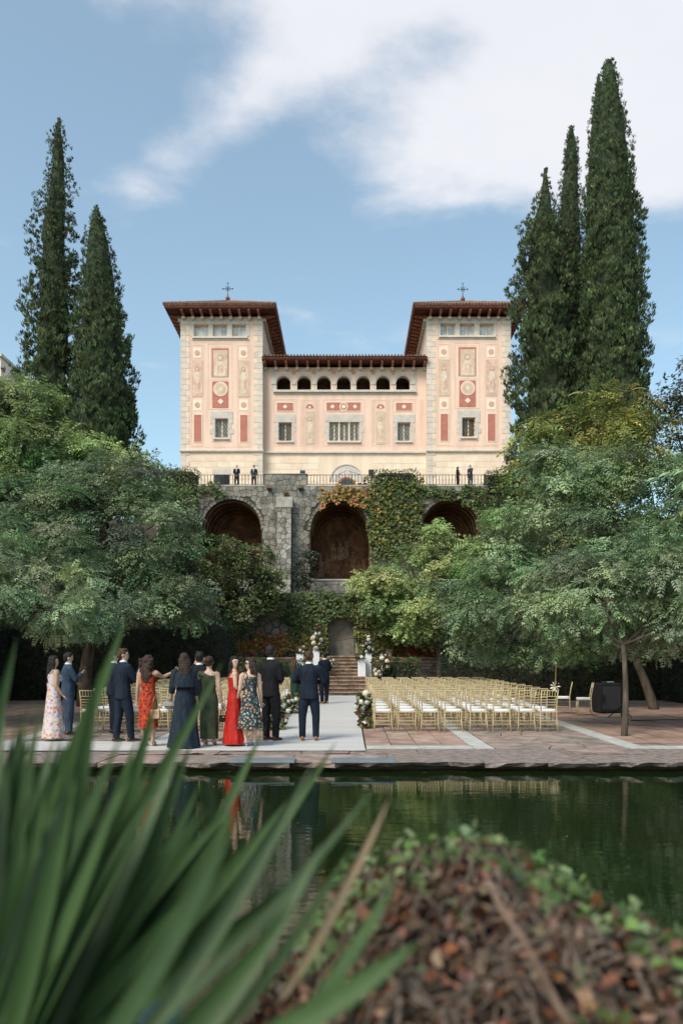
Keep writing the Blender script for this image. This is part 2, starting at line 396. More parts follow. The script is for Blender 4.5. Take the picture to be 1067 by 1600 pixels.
# ---- plaza: base sheet, tiles, strips, flagstones
plaza = MB()
plaza.add([(-40, 12.6, -.045), (40, 12.6, -.045), (40, 15.5, -.045), (-40, 15.5, -.045), (40, 33.6, gz(33.6)-.045), (-40, 33.6, gz(33.6)-.045), (-40, 12.6, -1), (40, 12.6, -1)],
          [(0, 1, 2, 3), (3, 2, 4, 5), (6, 7, 1, 0)])
plaza_o = tag(plaza.build('pavement', M('paving_joint', (.12, .085, .065), .95, .25, 3, .3)), 'terracotta and stone paving rising gently from the pool', kind='structure')
slant = math.atan(SLOPE)
def tilt(Y): return (slant if Y > 15.5 else 0, 0, 0)
T = .49
tile_me = [MB().cham(-T/2+.008, T/2-.008, -T/2+.008, T/2-.008, -.05, 0, .006).mesh('tile', m) for m in (m_tile, m_tile2)]
rows = [15.02+T/2+i*T for i in range(36)]
for (xa, nx) in ((.32, 4), (-3.58, 4)):
    for i in range(nx):
        for Y in rows:
            link('tile', random.choice(tile_me), plaza_o, (xa+T/2+i*T, Y, gz(Y)+random.uniform(-.003, .003)), tilt(Y))
far = MB()                                                        # the outer tiled fields under the trees
for x0, nx in ((5.5, 22), (-6.85-22*T, 22)):
    for i in range(nx):
        for Y in [14.98+T/2+k*T for k in range(30)]:
            X = x0+T/2+i*T; z = gz(Y)+random.uniform(-.004, .002); z1 = gz(Y+T/2)-gz(Y-T/2)
            far.add([(X-T/2+.008, Y-T/2+.008, z-z1/2), (X+T/2-.008, Y-T/2+.008, z-z1/2), (X+T/2-.008, Y+T/2-.008, z+z1/2), (X-T/2+.008, Y+T/2-.008, z+z1/2)], [(0, 1, 2, 3)])
tag(far.build('outer_tiles', m_tile, plaza_o), kind='stuff')
def strip(x0, x1, y0, y1, ln=.9, along='y'):
    a, b = (y0, y1) if along == 'y' else (x0, x1); n = max(1, round((b-a)/ln)); s = (b-a)/n
    for i in range(n):
        p, q = a+i*s+.004, a+(i+1)*s-.004
        bb = (x0, x1, p, q) if along == 'y' else (p, q, y0, y1)
        Yc = (bb[2]+bb[3])/2; h = [gz(bb[2]), gz(bb[3])]
        link('border_stone', MB().add([(bb[0], bb[2], h[0]+.004), (bb[1], bb[2], h[0]+.004), (bb[1], bb[3], h[1]+.004), (bb[0], bb[3], h[1]+.004)]+[(bb[0], bb[2], h[0]-.05), (bb[1], bb[2], h[0]-.05), (bb[1], bb[3], h[1]-.05), (bb[0], bb[3], h[1]-.05)],
             [(0, 1, 2, 3), (4, 5, 1, 0), (5, 6, 2, 1), (6, 7, 3, 2), (7, 4, 0, 3)]).mesh('border_stone', m_strip), plaza_o)
for xa, xb in ((2.29, 2.64), (5.12, 5.49), (-3.95, -3.6), (-6.85, -6.48)): strip(xa, xb, 14.45, 33)
strip(.32, 2.27, 14.45, 14.98, 1.0, 'x'); strip(5.51, 16, 14.45, 14.95, 1.2, 'x'); strip(-16, -6.87, 14.45, 14.95, 1.2, 'x')
fl = [MB]*0
for xa, xb in ((2.66, 5.10), (-6.46, -3.97)):
    for poly in voronoi(jgrid(xa, xb, 14.42, 21.2, .62), (xa, xb, 14.42, 21.2)):
        poly = shrink(poly, .02)
        if len(poly) < 3: continue
        h = random.uniform(-.006, .004); mbf = MB(); n = len(poly)
        mbf.add([(x, y, gz(y)+h) for x, y in poly]+[(x, y, gz(y)-.05) for x, y in poly], [tuple(range(n))]+[(i+n, (i+1) % n+n, (i+1) % n, i) for i in range(n)])
        mbf.build('flagstone', random.choice((m_flag, m_flag, m_flag2)), plaza_o)
    far = MB()
    for poly in voronoi(jgrid(xa, xb, 21.2, 33, .62), (xa, xb, 21.2, 33)):
        poly = shrink(poly, .02)
        if len(poly) > 2: far.add([(x, y, gz(y)) for x, y in poly], [tuple(range(len(poly)))])
    tag(far.build('far_flagstones', m_flag, plaza_o), kind='stuff')
# ---- pool coping of uneven slabs, thin and broken at the water's edge
def copslab(x0, x1, yb, yf, z, mat):
    n = max(3, int((x1-x0)/.16)); fr = []
    y = yf
    for i in range(n+1):
        y = yf+random.uniform(-.06, .07)+(random.random() < .16)*random.uniform(.06, .24); fr.append((x0+(x1-x0)*i/n, y))
    poly = fr+[(x1, yb), (x0, yb)]; poly = [(x, yy) for x, yy in poly]; k = len(poly)
    m_ = MB(); top = [(x, yy, z+random.uniform(-.004, .004)) for x, yy in poly]; bot = [(x+random.uniform(-.01, .01), yy+(random.uniform(.0, .14) if i <= n else 0), z-.05-random.uniform(0, .03)) for i, (x, yy) in enumerate(poly)]
    m_.add(top+bot, [tuple(range(k)), tuple(range(2*k-1, k-1, -1))]+[(i+k, (i+1) % k+k, (i+1) % k, i) for i in range(k)])
    return m_.build('coping_slab', mat, cop)
cop = tag(MB().box(-40, 40, 12.64, 12.8, -1, -.12).build('pool_coping', m_mortar), 'weathered stone slabs along the edge of the pool', kind='structure')
for row, (yb, yf) in enumerate(((14.40, 13.42), (13.40, 12.16))):
    x = -13.0+row*.4
    while x < 13:
        ln = random.uniform(.7, 1.6)
        copslab(x+.008, x+ln-.008, yb, yf if row else yf, random.uniform(-.012, .006), random.choice((m_cop, m_cop, m_flag2))); x += ln
m_slate = M('blue_slate', (.16, .19, .215), .5, .12, 5, .1)
for a, b, lab in ((363, 462, 'blue grey slate plank on the pool edge below the suited guests'), (518, 617, 'blue grey slate plank on the pool edge below the ivory carpet')):
    x0, x1 = PX(a, 12.4), PX(b, 12.4)
    tag(MB().cham(x0, x1, 12.10, 12.62, .008, .035, .006).build('slate_plank', m_slate), lab, 'plank', 'slate planks on the pool edge')
# ---- ivory carpet: aisle and cross piece along the water
m_ = MB(); xs = [-14+i*.35 for i in range(41)]
def carpet_patch(m_, x0, x1, y0, y1, nx, ny):
    k = len(m_.v)
    for j in range(ny+1):
        for i in range(nx+1):
            X = x0+(x1-x0)*i/nx; Y = y0+(y1-y0)*j/ny
            m_.v.append((X, Y, gz(Y)+.013+.003*math.sin(X*9+Y*3)*math.sin(Y*5)))
    for j in range(ny):
        for i in range(nx):
            a = k+j*(nx+1)+i; m_.f.append((a, a+1, a+nx+2, a+nx+1))
carpet_patch(m_, -14, .29, 13.95, 15.75, 60, 10); carpet_patch(m_, -1.62, .29, 15.75, 33.05, 14, 70)
tag(m_.build('carpet', m_carpet, smooth=True), 'ivory carpet running up the aisle and along the pool edge', 'carpet')

# ---- steps up to the niche
st = empty('stairs', (0, 0, 0), 0, 'brick and stone steps climbing from the aisle to the niche', 'stairs')
def flight(x0, x1, y, z, n, rise, run):
    for i in range(n):
        MB().box(x0, x1, y+i*run+.03, y+n*run+.9, z+i*rise-.3 if i == 0 else z+i*rise, z+(i+1)*rise-.05).build('riser', m_riser, st)
        nb = max(3, int((x1-x0)/.42)); s = (x1-x0)/nb
        for k in range(nb):
            MB().cham(x0+k*s+.005, x0+(k+1)*s-.005, y+i*run+random.uniform(-.012, .012), y+(i+1)*run+.05, z+(i+1)*rise-.05, z+(i+1)*rise+random.uniform(-.006, .006), .012).build('tread_stone', m_step, st)
    return y+n*run, z+n*rise
y1_, z1_ = flight(-1.32, .80, 33.1, gz(33.1), 5, .16, .31)
LANDZ = z1_
MB().box(-3.2, 3.0, y1_+.01, 36.9, .2, LANDZ-.004).build('landing', m_step, st)
y2_, z2_ = flight(-.90, .44, 35.2, LANDZ, 6, .155, .33)
MB().box(-1.2, .7, y2_+.01, 37.75, LANDZ, z2_-.004).build('landing', m_step, st)
# ---- lower retaining wall with the niche
NZ0 = z2_; WY = 37.6
lw = empty('retaining_wall', (0, WY, 0), 0, 'ivy covered stone retaining wall with an arched niche', 'wall')
nx0, nx1, ntop = PX(513, WY), PX(553, WY), PZ(960, WY); ncx, nr = (nx0+nx1)/2, (nx1-nx0)/2; lwt = PZ(926, WY)
seg = 14; arc = [(ncx+nr*math.cos(math.pi*(1-i/seg)), ntop-nr+nr*math.sin(math.pi*(1-i/seg))) for i in range(seg+1)]
m_ = MB()
for a, b in zip(arc[:-1], arc[1:]): m_.add([(a[0], 0, a[1]), (b[0], 0, b[1]), (b[0], 0, lwt), (a[0], 0, lwt)], [(0, 1, 2, 3)]); m_.add([(a[0], 0, a[1]), (b[0], 0, b[1]), (b[0], .45, b[1]), (a[0], .45, a[1])], [(0, 1, 2, 3)])
for xa, xb in ((-9.5, nx0), (nx1, 9.5)): m_.add([(xa, 0, .2), (xb, 0, .2), (xb, 0, lwt), (xa, 0, lwt)], [(0, 1, 2, 3)])
for x in (nx0, nx1): m_.add([(x, 0, .2), (x, .45, .2), (x, .45, ntop-nr), (x, 0, ntop-nr)], [(0, 1, 2, 3)])
m_.add([(-9.5, 0, lwt), (9.5, 0, lwt), (9.5, 1.2, lwt), (-9.5, 1.2, lwt)], [(0, 1, 2, 3)])
m_.build('wall_face', m_rubmort, lw)
box('niche_back', M('niche_plaster', (.20, .175, .15), .9, .3, 1.8, .5, bscale=7), lw, nx0-.1, nx1+.1, .45, .6, .2, ntop+.1)
for sx0, sx1, sz1 in ((-7.6, nx0-.04, lwt-.02), (nx1+.04, 5.0, NZ0+1.2)):
    for poly in voronoi(jgrid(sx0, sx1, NZ0-.4, sz1, .37), (sx0, sx1, NZ0-.4, sz1)):
        poly = shrink(poly, .03)
        if len(poly) > 2: MB().prism(poly, -.03-random.uniform(0, .03), .02).build('stone', random.choice((m_rubble, m_rubble2)), lw)
# low terraced walls either side of the steps, brick capped
for x0, x1, lab in ((-7.2, -1.35, 'low brick capped stone wall left of the steps, behind the guests'), (.85, 4.9, 'low brick capped stone wall right of the steps, below red ivy')):
    e = empty('garden_wall', (0, 36.6, 0), 0, lab, 'wall', 'low garden walls beside the steps')
    a0 = max(x0, -99)
    if x1 < 0: xa, xb = x0, -.95
    else: xa, xb = .5, x1
    MB().box(xa, xb, 0, .5, .2, NZ0-.16).build('wall_core', m_rubmort, e)
    n = int((xb-xa)/.55); s = (xb-xa)/n
    for i in range(n): MB().cham(xa+i*s+.005, xa+(i+1)*s-.005, -.06, .56, NZ0-.16, NZ0-.07+random.uniform(-.01, .01), .015).build('coping_brick', m_step, e)
    zz = LANDZ-.5
    k = 0
    while zz < NZ0-.2:
        h = random.uniform(.10, .16); x = xa
        while x < xb:
            ln = random.uniform(.35, .8); MB().cham(x+.01, min(x+ln, xb)-.01, -.05-random.uniform(0, .03), .02, zz+.01, zz+h-.01, .01).build('wall_stone', random.choice((m_riser, m_step, m_flag)), e); x += ln
        zz += h

# ---- hillside
def hz(X, Y):
    pts = [(33.2, gz(33.2)-.3), (36.4, .8), (38.0, .9), (38.35, lwt-.1), (50, 6.2), (62.8, 7.5), (120, 8)]
    zc = np.interp(Y, [p[0] for p in pts], [p[1] for p in pts])
    zs = np.interp(Y, [33.2, 40, 55, 75, 110, 400], [gz(33.2), 3.0, 8.5, 16.0, 18, 26])
    k = min(1, max(0, (abs(X+.5)-13)/6))
    return zc*(1-k)+zs*k
ys = [33.2, 34, 35, 36.4, 38, 38.35, 40, 43, 46, 50, 54, 58, 62.8, 63.3, 66, 70, 76, 85, 100, 140, 220, 400]
xs = [-300, -150, -80, -50, -35, -26, -22, -19, -17, -15, -13, -10, -7, -4, -1, 2, 5, 8, 11, 13, 15, 17, 19, 22, 26, 35, 50, 80, 150, 300]
V = [(x, y, float(hz(x, y))+(0 if (y < 39 or abs(x) > 100) else random.uniform(-.15, .15))) for y in ys for x in xs]; F = []
for j in range(len(ys)-1):
    for i in range(len(xs)-1):
        if ys[j] >= 62.7 and ys[j] < 84 and -17.1 < xs[i] and xs[i+1] < 17.1: continue
        a = j*len(xs)+i; F.append((a, a+1, a+1+len(xs), a+len(xs)))
tag(MB().add(V, F).build('hillside', M('hillside_earth', (.055, .06, .03), .95, .4, 1.2, .4, col2=(.08, .055, .035)), smooth=True), 'planted hillside rising behind the plaza to the terrace', kind='structure')

# ------------------------------------------------------------------ arcade (upper retaining wall with three painted niches)
AY = 63.0; TZ = PZ(758, AY)
ar = empty('arcade_wall', (0, AY, 7.0), 0, 'grey rubble stone arcade with three dark painted niches under the terrace', 'wall')
ax = lambda px: PX(px, AY)
az = lambda py: PZ(py, AY)-7.0
arches = [(ax(362.5), ax(409)-ax(362.5), az(780)), (ax(531), ax(577)-ax(531), az(783)), (ax(703), ax(748)-ax(703), az(781))]
m_ = MB(); x = -17.0; top = TZ-7.0; bot = -.4; sill = az(905)
for (cx, r, ct) in arches+[(18.2, 1, 0)]:
    xe = cx-r if r > 1.01 else 17.0
    m_.add([(x, 0, bot), (xe, 0, bot), (xe, 0, top), (x, 0, top)], [(0, 1, 2, 3)])
    if r <= 1.01: break
    arc = [(cx+r*math.cos(math.pi*(1-i/24)), ct-r+r*math.sin(math.pi*(1-i/24))) for i in range(25)]
    for a, b in zip(arc[:-1], arc[1:]):
        m_.add([(a[0], 0, a[1]), (b[0], 0, b[1]), (b[0], 0, top), (a[0], 0, top)], [(0, 1, 2, 3)])
    m_.add([(cx-r, 0, bot), (cx+r, 0, bot), (cx+r, 0, sill), (cx-r, 0, sill)], [(0, 1, 2, 3)])
    x = cx+r
m_.add([(-17, 0, bot), (-17, 0, top), (-17, 6, top), (-17, 6, bot)], [(0, 1, 2, 3)])
m_.add([(17, 0, bot), (17, 6, bot), (17, 6, top), (17, 0, top)], [(0, 1, 2, 3)])
m_.build('wall_face', m_rubmort, ar)
# painted vaults
def fresco_mat():
    m = bpy.data.materials.new('vault_fresco'); m.use_nodes = True; t = m.node_tree; n = t.nodes; l = t.links; b = n['Principled BSDF']; b.inputs['Roughness'].default_value = .8
    g = n.new('ShaderNodeNewGeometry'); nz = n.new('ShaderNodeTexNoise'); nz.inputs['Scale'].default_value = .9; nz.inputs['Detail'].default_value = 7; nz.inputs['Distortion'].default_value = 1.6
    l.new(g.outputs['Position'], nz.inputs['Vector']); rp = n.new('ShaderNodeValToRGB'); e = rp.color_ramp.elements
    e[0].position = .3; e[0].color = (.03, .014, .008, 1); e[1].position = .72; e[1].color = (.24, .13, .06, 1)
    a = rp.color_ramp.elements.new(.45); a.color = (.09, .036, .015, 1); a = rp.color_ramp.elements.new(.58); a.color = (.16, .06, .022, 1)
    l.new(nz.outputs[0], rp.inputs[0]); l.new(rp.outputs[0], b.inputs['Base Color']); return m
m_fres = fresco_mat(); m_vrib = M('vault_rib', (.20, .13, .075), .85, .25, 2); m_fig = M('painted_figure', (.24, .14, .08), .85, .35, 2.5)
for q, (cx, r, ct) in enumerate(arches):
    dpt = 4.2; m_ = MB(); arc = [(cx+r*math.cos(math.pi*(1-i/24)), ct-r+r*math.sin(math.pi*(1-i/24))) for i in range(25)]
    pr = [(cx-r, sill)]+arc+[(cx+r, sill)]
    for a, b in zip(pr[:-1], pr[1:]): m_.add([(a[0], 0, a[1]), (b[0], 0, b[1]), (b[0], dpt, b[1]), (a[0], dpt, a[1])], [(0, 3, 2, 1)])
    m_.add([(cx-r, 0, sill), (cx+r, 0, sill), (cx+r, dpt, sill), (cx-r, dpt, sill)], [(0, 1, 2, 3)])
    m_.build('vault', m_fres, ar)
    m_ = MB(); n = len(pr); m_.add([(x, dpt-.01, z) for x, z in pr], [tuple(range(n))]); bk = m_.build('painted_back', m_fres, ar)
    for k, rr in enumerate((.985, .93, .80)):                       # painted ribs of the vault, standing a little proud
        for j in range(3 if k == 0 else 1):
            yy = [.5, 1.7, 3.0][j] if k == 0 else dpt-.05
            m_ = MB(); c0 = ct-r
            a_ = [(cx+r*rr*math.cos(math.pi*(1-i/24)), c0+r*rr*math.sin(math.pi*(1-i/24))) for i in range(25)]
            i_ = [(cx+r*(rr-.035)*math.cos(math.pi*(1-i/24)), c0+r*(rr-.035)*math.sin(math.pi*(1-i/24))) for i in range(25)]
            for a, b, c, d in zip(a_[:-1], a_[1:], i_[1:], i_[:-1]): m_.add([(a[0], yy, a[1]), (b[0], yy, b[1]), (c[0], yy, c[1]), (d[0], yy, d[1]), (c[0], yy+.25, c[1]), (d[0], yy+.25, d[1])], [(0, 1, 2, 3), (3, 2, 4, 5)])
            m_.build('rib', m_vrib, ar)
    for j in range(7):                                              # robed figures of the wall painting
        fx = cx+r*(-.68+.225*j)+random.uniform(-.1, .1); fz = sill+random.uniform(.3, 1.0)+(1.3 if j in (2, 3, 4) else 0); h = random.uniform(1.4, 1.9)
        if random.random() < .15: continue
        w_ = random.uniform(.22, .34); m_ = MB()
        m_.prism([(fx-w_, fz), (fx+w_*1.1, fz+.05), (fx+w_*.7, fz+h*.55), (fx+w_*.9, fz+h*.75), (fx+w_*.25, fz+h*.82), (fx-w_*.25, fz+h*.82), (fx-w_*.8, fz+h*.72), (fx-w_*.6, fz+h*.4)], dpt-.045, dpt-.015)
        m_.prism([(fx+.12*math.cos(a), fz+h*.92+.15*math.sin(a)) for a in [k*math.pi/5 for k in range(10)]], dpt-.05, dpt-.018)
        m_.build('painted_figure', m_fig, ar)
    m_ = MB(); 
    for i in range(24):                                             # dressed stones of the arch ring
        a0, a1 = math.pi*(1-i/24)-.012, math.pi*(1-(i+1)/24)+.012; ro, ri = r+.22, r
        MB().prism([(cx+ri*math.cos(a0), ct-r+ri*math.sin(a0)), (cx+ro*math.cos(a0), ct-r+ro*math.sin(a0)), (cx+ro*math.cos(a1), ct-r+ro*math.sin(a1)), (cx+ri*math.cos(a1), ct-r+ri*math.sin(a1))][::-1], -.06, .3).build('arch_stone', m_rubble2, ar)
    MB().cham(cx-r-.1, cx+r+.1, -.12, .4, sill-.12, sill, .03).build('sill', m_dress, ar)
def in_arch(p, pad=0.0):
    for cx, r, ct in arches:
        R_ = r+.22+pad
        if p[1] > ct-r:
            if math.hypot(p[0]-cx, p[1]-(ct-r)) < R_: return True
        elif abs(p[0]-cx) < r+.05+pad and p[1] > sill-.14: return True
    return False
def push(p):
    for cx, r, ct in arches:
        R_ = r+.235; c0 = ct-r
        if p[1] > c0:
            d = math.hypot(p[0]-cx, p[1]-c0)
            if d < R_: return (cx+(p[0]-cx)*R_/d, c0+(p[1]-c0)*R_/d)
        elif abs(p[0]-cx) < r+.03 and p[1] > sill-.14: return (cx+(r+.04)*(1 if p[0] > cx else -1), p[1])
    return p
far = MB(); cnt = 0
bx0, bx1 = ax(245), ax(770)
for poly in voronoi(jgrid(bx0, bx1, az(935), top, .47), (bx0, bx1, az(935), top)):
    cx = sum(p[0] for p in poly)/len(poly); cz = sum(p[1] for p in poly)/len(poly)
    if in_arch((cx, cz), .05): continue
    poly = shrink([push(p) for p in poly], .022)
    if ax(300) < cx < ax(505) and cz > az(880): 
        cnt += 1; MB().prism(poly, -.03-random.uniform(0, .045), .02).build('stone', random.choice((m_rubble, m_rubble, m_rubble2)), ar)
    else: far.prism(poly, -.03-random.uniform(0, .045), .02)
tag(far.build('far_stones', m_rubble, ar), kind='stuff')
# raised parapet pier between the two railings, with stones
px0, px1, pt = ax(414), ax(479), az(740)
MB().box(px0, px1, .02, .5, top-.02, pt-.08).build('parapet_core', m_rubmort, ar)
for poly in voronoi(jgrid(px0, px1, top, pt-.08, .45), (px0, px1, top, pt-.08)):
    MB().prism(shrink(poly, .022), -.03-random.uniform(0, .04), .03).build('stone', random.choice((m_rubble, m_rubble2)), ar)
MB().cham(px0-.06, px1+.06, -.1, .56, pt-.08, pt, .02).build('parapet_cap', m_rubble2, ar)
MB().box(ax(586), ax(650), .02, .5, top-.02, az(742)).build('parapet_core', m_rubmort, ar)
MB().box(ax(246), ax(308), .02, .5, top-.02, az(742)).build('parapet_core', m_rubmort, ar)
MB().box(ax(758), 17, .02, .5, top-.02, az(742)).build('parapet_core', m_rubmort, ar)
for a, b in ((308, 414), (479, 586), (650, 758)): MB().cham(ax(a)+.02, ax(b)-.02, -.08, .5, top-.1, top, .02).build('terrace_edge', m_dress, ar)
# buttress
bp0, bp1 = ax(434), ax(457); bt = az(796)
m_ = MB(); m_.loft([[(bp0-.0, -1.5, -.3), (bp1-.05, -1.5, -.3), (bp1-.05, .1, -.3), (bp0, .1, -.3)], [(bp0+.06, -.72, bt), (bp1, -.72, bt), (bp1, .1, bt), (bp0+.06, .1, bt)]])
m_.build('buttress', m_rubmort, ar)
for poly in voronoi(jgrid(bp0+.02, bp1-.02, .3, bt, .40), (bp0+.02, bp1-.02, .3, bt)):
    zc = sum(p[1] for p in poly)/len(poly); yf = -1.5+(zc+.3)/(bt+.3)*.78
    MB().prism(shrink(poly, .028), yf-.05-random.uniform(0, .04), yf+.10).build('stone', random.choice((m_dress, m_rubble)), ar)
MB().cham(bp0-.02, bp1+.06, -.86, .1, bt, az(780), .03).build('buttress_cap', m_dress, ar)
MB().cham(bp0-.12, bp1-.02, -1.75, .1, -.6, .35, .12).build('buttress_foot', m_dress, ar)
for px, py in ((421.5, 764), (447, 772), (470, 764)):
    m_ = MB(); X, Z = ax(px), az(py); m_.loft([[(X-.16, .05, Z-.22), (X+.16, .05, Z-.22), (X+.16, .05, Z+.2), (X-.16, .05, Z+.2)], [(X-.14, -.3, Z-.12), (X+.14, -.3, Z-.12), (X+.14, -.3, Z+.2), (X-.14, -.3, Z+.2)], [(X-.2, -.5, Z-.02), (X+.2, -.5, Z-.02), (X+.17, -.5, Z+.2), (X-.17, -.5, Z+.2)]])
    m_.build('water_spout', m_riser, ar)
# terrace floor
tag(MB().box(-17, 17, AY+.02, 84.5, TZ-.55, TZ-.1).build('terrace', m_dress), 'stone paved terrace in front of the villa', kind='structure')
# railings
m_iron = M('brown_iron', (.035, .022, .018), .5, .2, 4)
for a, b, lab in ((308, 414, 'dark iron railing behind the two suited men, left of the stone pier'), (479, 586, 'dark iron railing above the central niche'), (650, 758, 'dark iron railing on the right of the terrace above the third niche')):
    X0, X1 = ax(a)+.04, ax(b)-.04; e = empty('railing', ((X0+X1)/2, AY+.15, TZ), 0, lab, 'railing', 'iron railings of the terrace'); hw = (X1-X0)/2; h = PZ(741, AY)-TZ
    MB().box(-hw, hw, -.025, .025, h-.04, h).build('top_rail', m_iron, e); MB().box(-hw, hw, -.02, .02, .08, .115).build('bottom_rail', m_iron, e)
    n = int(2*hw/.245); me = MB().box(-.022, .022, -.018, .018, .115, h-.04).mesh('baluster', m_iron)
    for i in range(n+1): link('baluster', me, e, (-hw+.03+(2*hw-.06)*i/n, 0, 0))
    for s_ in (-1, 1): MB().box(s_*(hw-.035)-.035, s_*(hw-.035)+.035, -.06, -.026, 0, h-.05).build('post', m_iron, e)

# ------------------------------------------------------------------ villa
TY, BY = 67.5, 68.2
vil = empty('villa', (0, TY, TZ-.1), 0, 'peach painted villa with two square towers and an arcaded loggia', 'building')
ZB = TZ-.1
m_wall = M('peach_stucco', lin(231, 199, 180), .9, .07, 1.1, .08, bscale=10, stretch=(1.3, 1.3, .22))
m_base = M('cream_stucco', lin(230, 206, 184), .9, .07, 1.0, .08, bscale=8, stretch=(1.3, 1.3, .25))
m_blk = M('cream_block', lin(234, 213, 192), .9, .06, 1.4, .05); m_blk2 = M('warm_block', lin(229, 205, 182), .9, .06, 1.4, .05)
m_q = M('grey_quoin', lin(211, 196, 184), .9, .09, 1.5, .12); m_qw = M('ochre_quoin', lin(233, 205, 182), .9, .05, 2)
m_gst = M('grey_trim', lin(201, 191, 182), .88, .08, 2, .1)
m_red = M('red_panel', lin(184, 118, 104), .9, .07, 2.5); m_line = M('pink_line', lin(224, 187, 169), .9, .06, 2)
m_pale = M('pale_panel', lin(240, 218, 200), .9, .04, 2)
m_fr = M('fresco_ground', lin(208, 183, 161), .9, .10, 2.2); m_fr2 = M('fresco_pink', lin(216, 181, 161), .9, .12, 2.2)
m_fg = M('fresco_figure', lin(223, 202, 183), .9, .10, 5); m_fg2 = M('fresco_line', lin(200, 148, 129), .9, .12, 5)
m_tileR = M('roof_tile', lin(146, 110, 90), .85, .35, 2.2, .2, col2=lin(98, 76, 66)); m_wood = M('eave_wood', lin(120, 66, 48), .75, .25, 3, stretch=(1, 1, 1)); m_brk = M('bracket_wood', lin(158, 104, 80), .75, .25, 3); m_soff = M('soffit', lin(82, 46, 36), .8, .2, 3)
m_glass = M('window_glass', (.035, .04, .045), .08, .2, 1.2, spec=.6); m_glassl = M('window_glass_pale', (.50, .53, .55), .15, .25, 1.5, spec=.6)
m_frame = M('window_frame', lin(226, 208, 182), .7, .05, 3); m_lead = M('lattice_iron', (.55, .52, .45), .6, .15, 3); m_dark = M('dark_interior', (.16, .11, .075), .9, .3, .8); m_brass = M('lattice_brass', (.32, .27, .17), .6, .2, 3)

def opened_wall(x0, x1, z0, z1, y, ops, depth):
    """wall face with rectangular openings and their reveals"""
    m_ = MB(); xs = sorted({x0, x1, *[o[0] for o in ops], *[o[1] for o in ops]}); zs = sorted({z0, z1, *[o[2] for o in ops], *[o[3] for o in ops]})
    for i in range(len(xs)-1):
        for j in range(len(zs)-1):
            cx, cz = (xs[i]+xs[i+1])/2, (zs[j]+zs[j+1])/2
            if any(o[0] < cx < o[1] and o[2] < cz < o[3] for o in ops): continue
            m_.add([(xs[i], y, zs[j]), (xs[i+1], y, zs[j]), (xs[i+1], y, zs[j+1]), (xs[i], y, zs[j+1])], [(0, 1, 2, 3)])
    for a, b, c, d in ops:
        v = [(a, y, c), (b, y, c), (b, y, d), (a, y, d)]; u = [(p[0], y+depth, p[2]) for p in v]
        m_.add(v+u, [(0, 1, 5, 4), (1, 2, 6, 5), (2, 3, 7, 6), (3, 0, 4, 7)])
    return m_
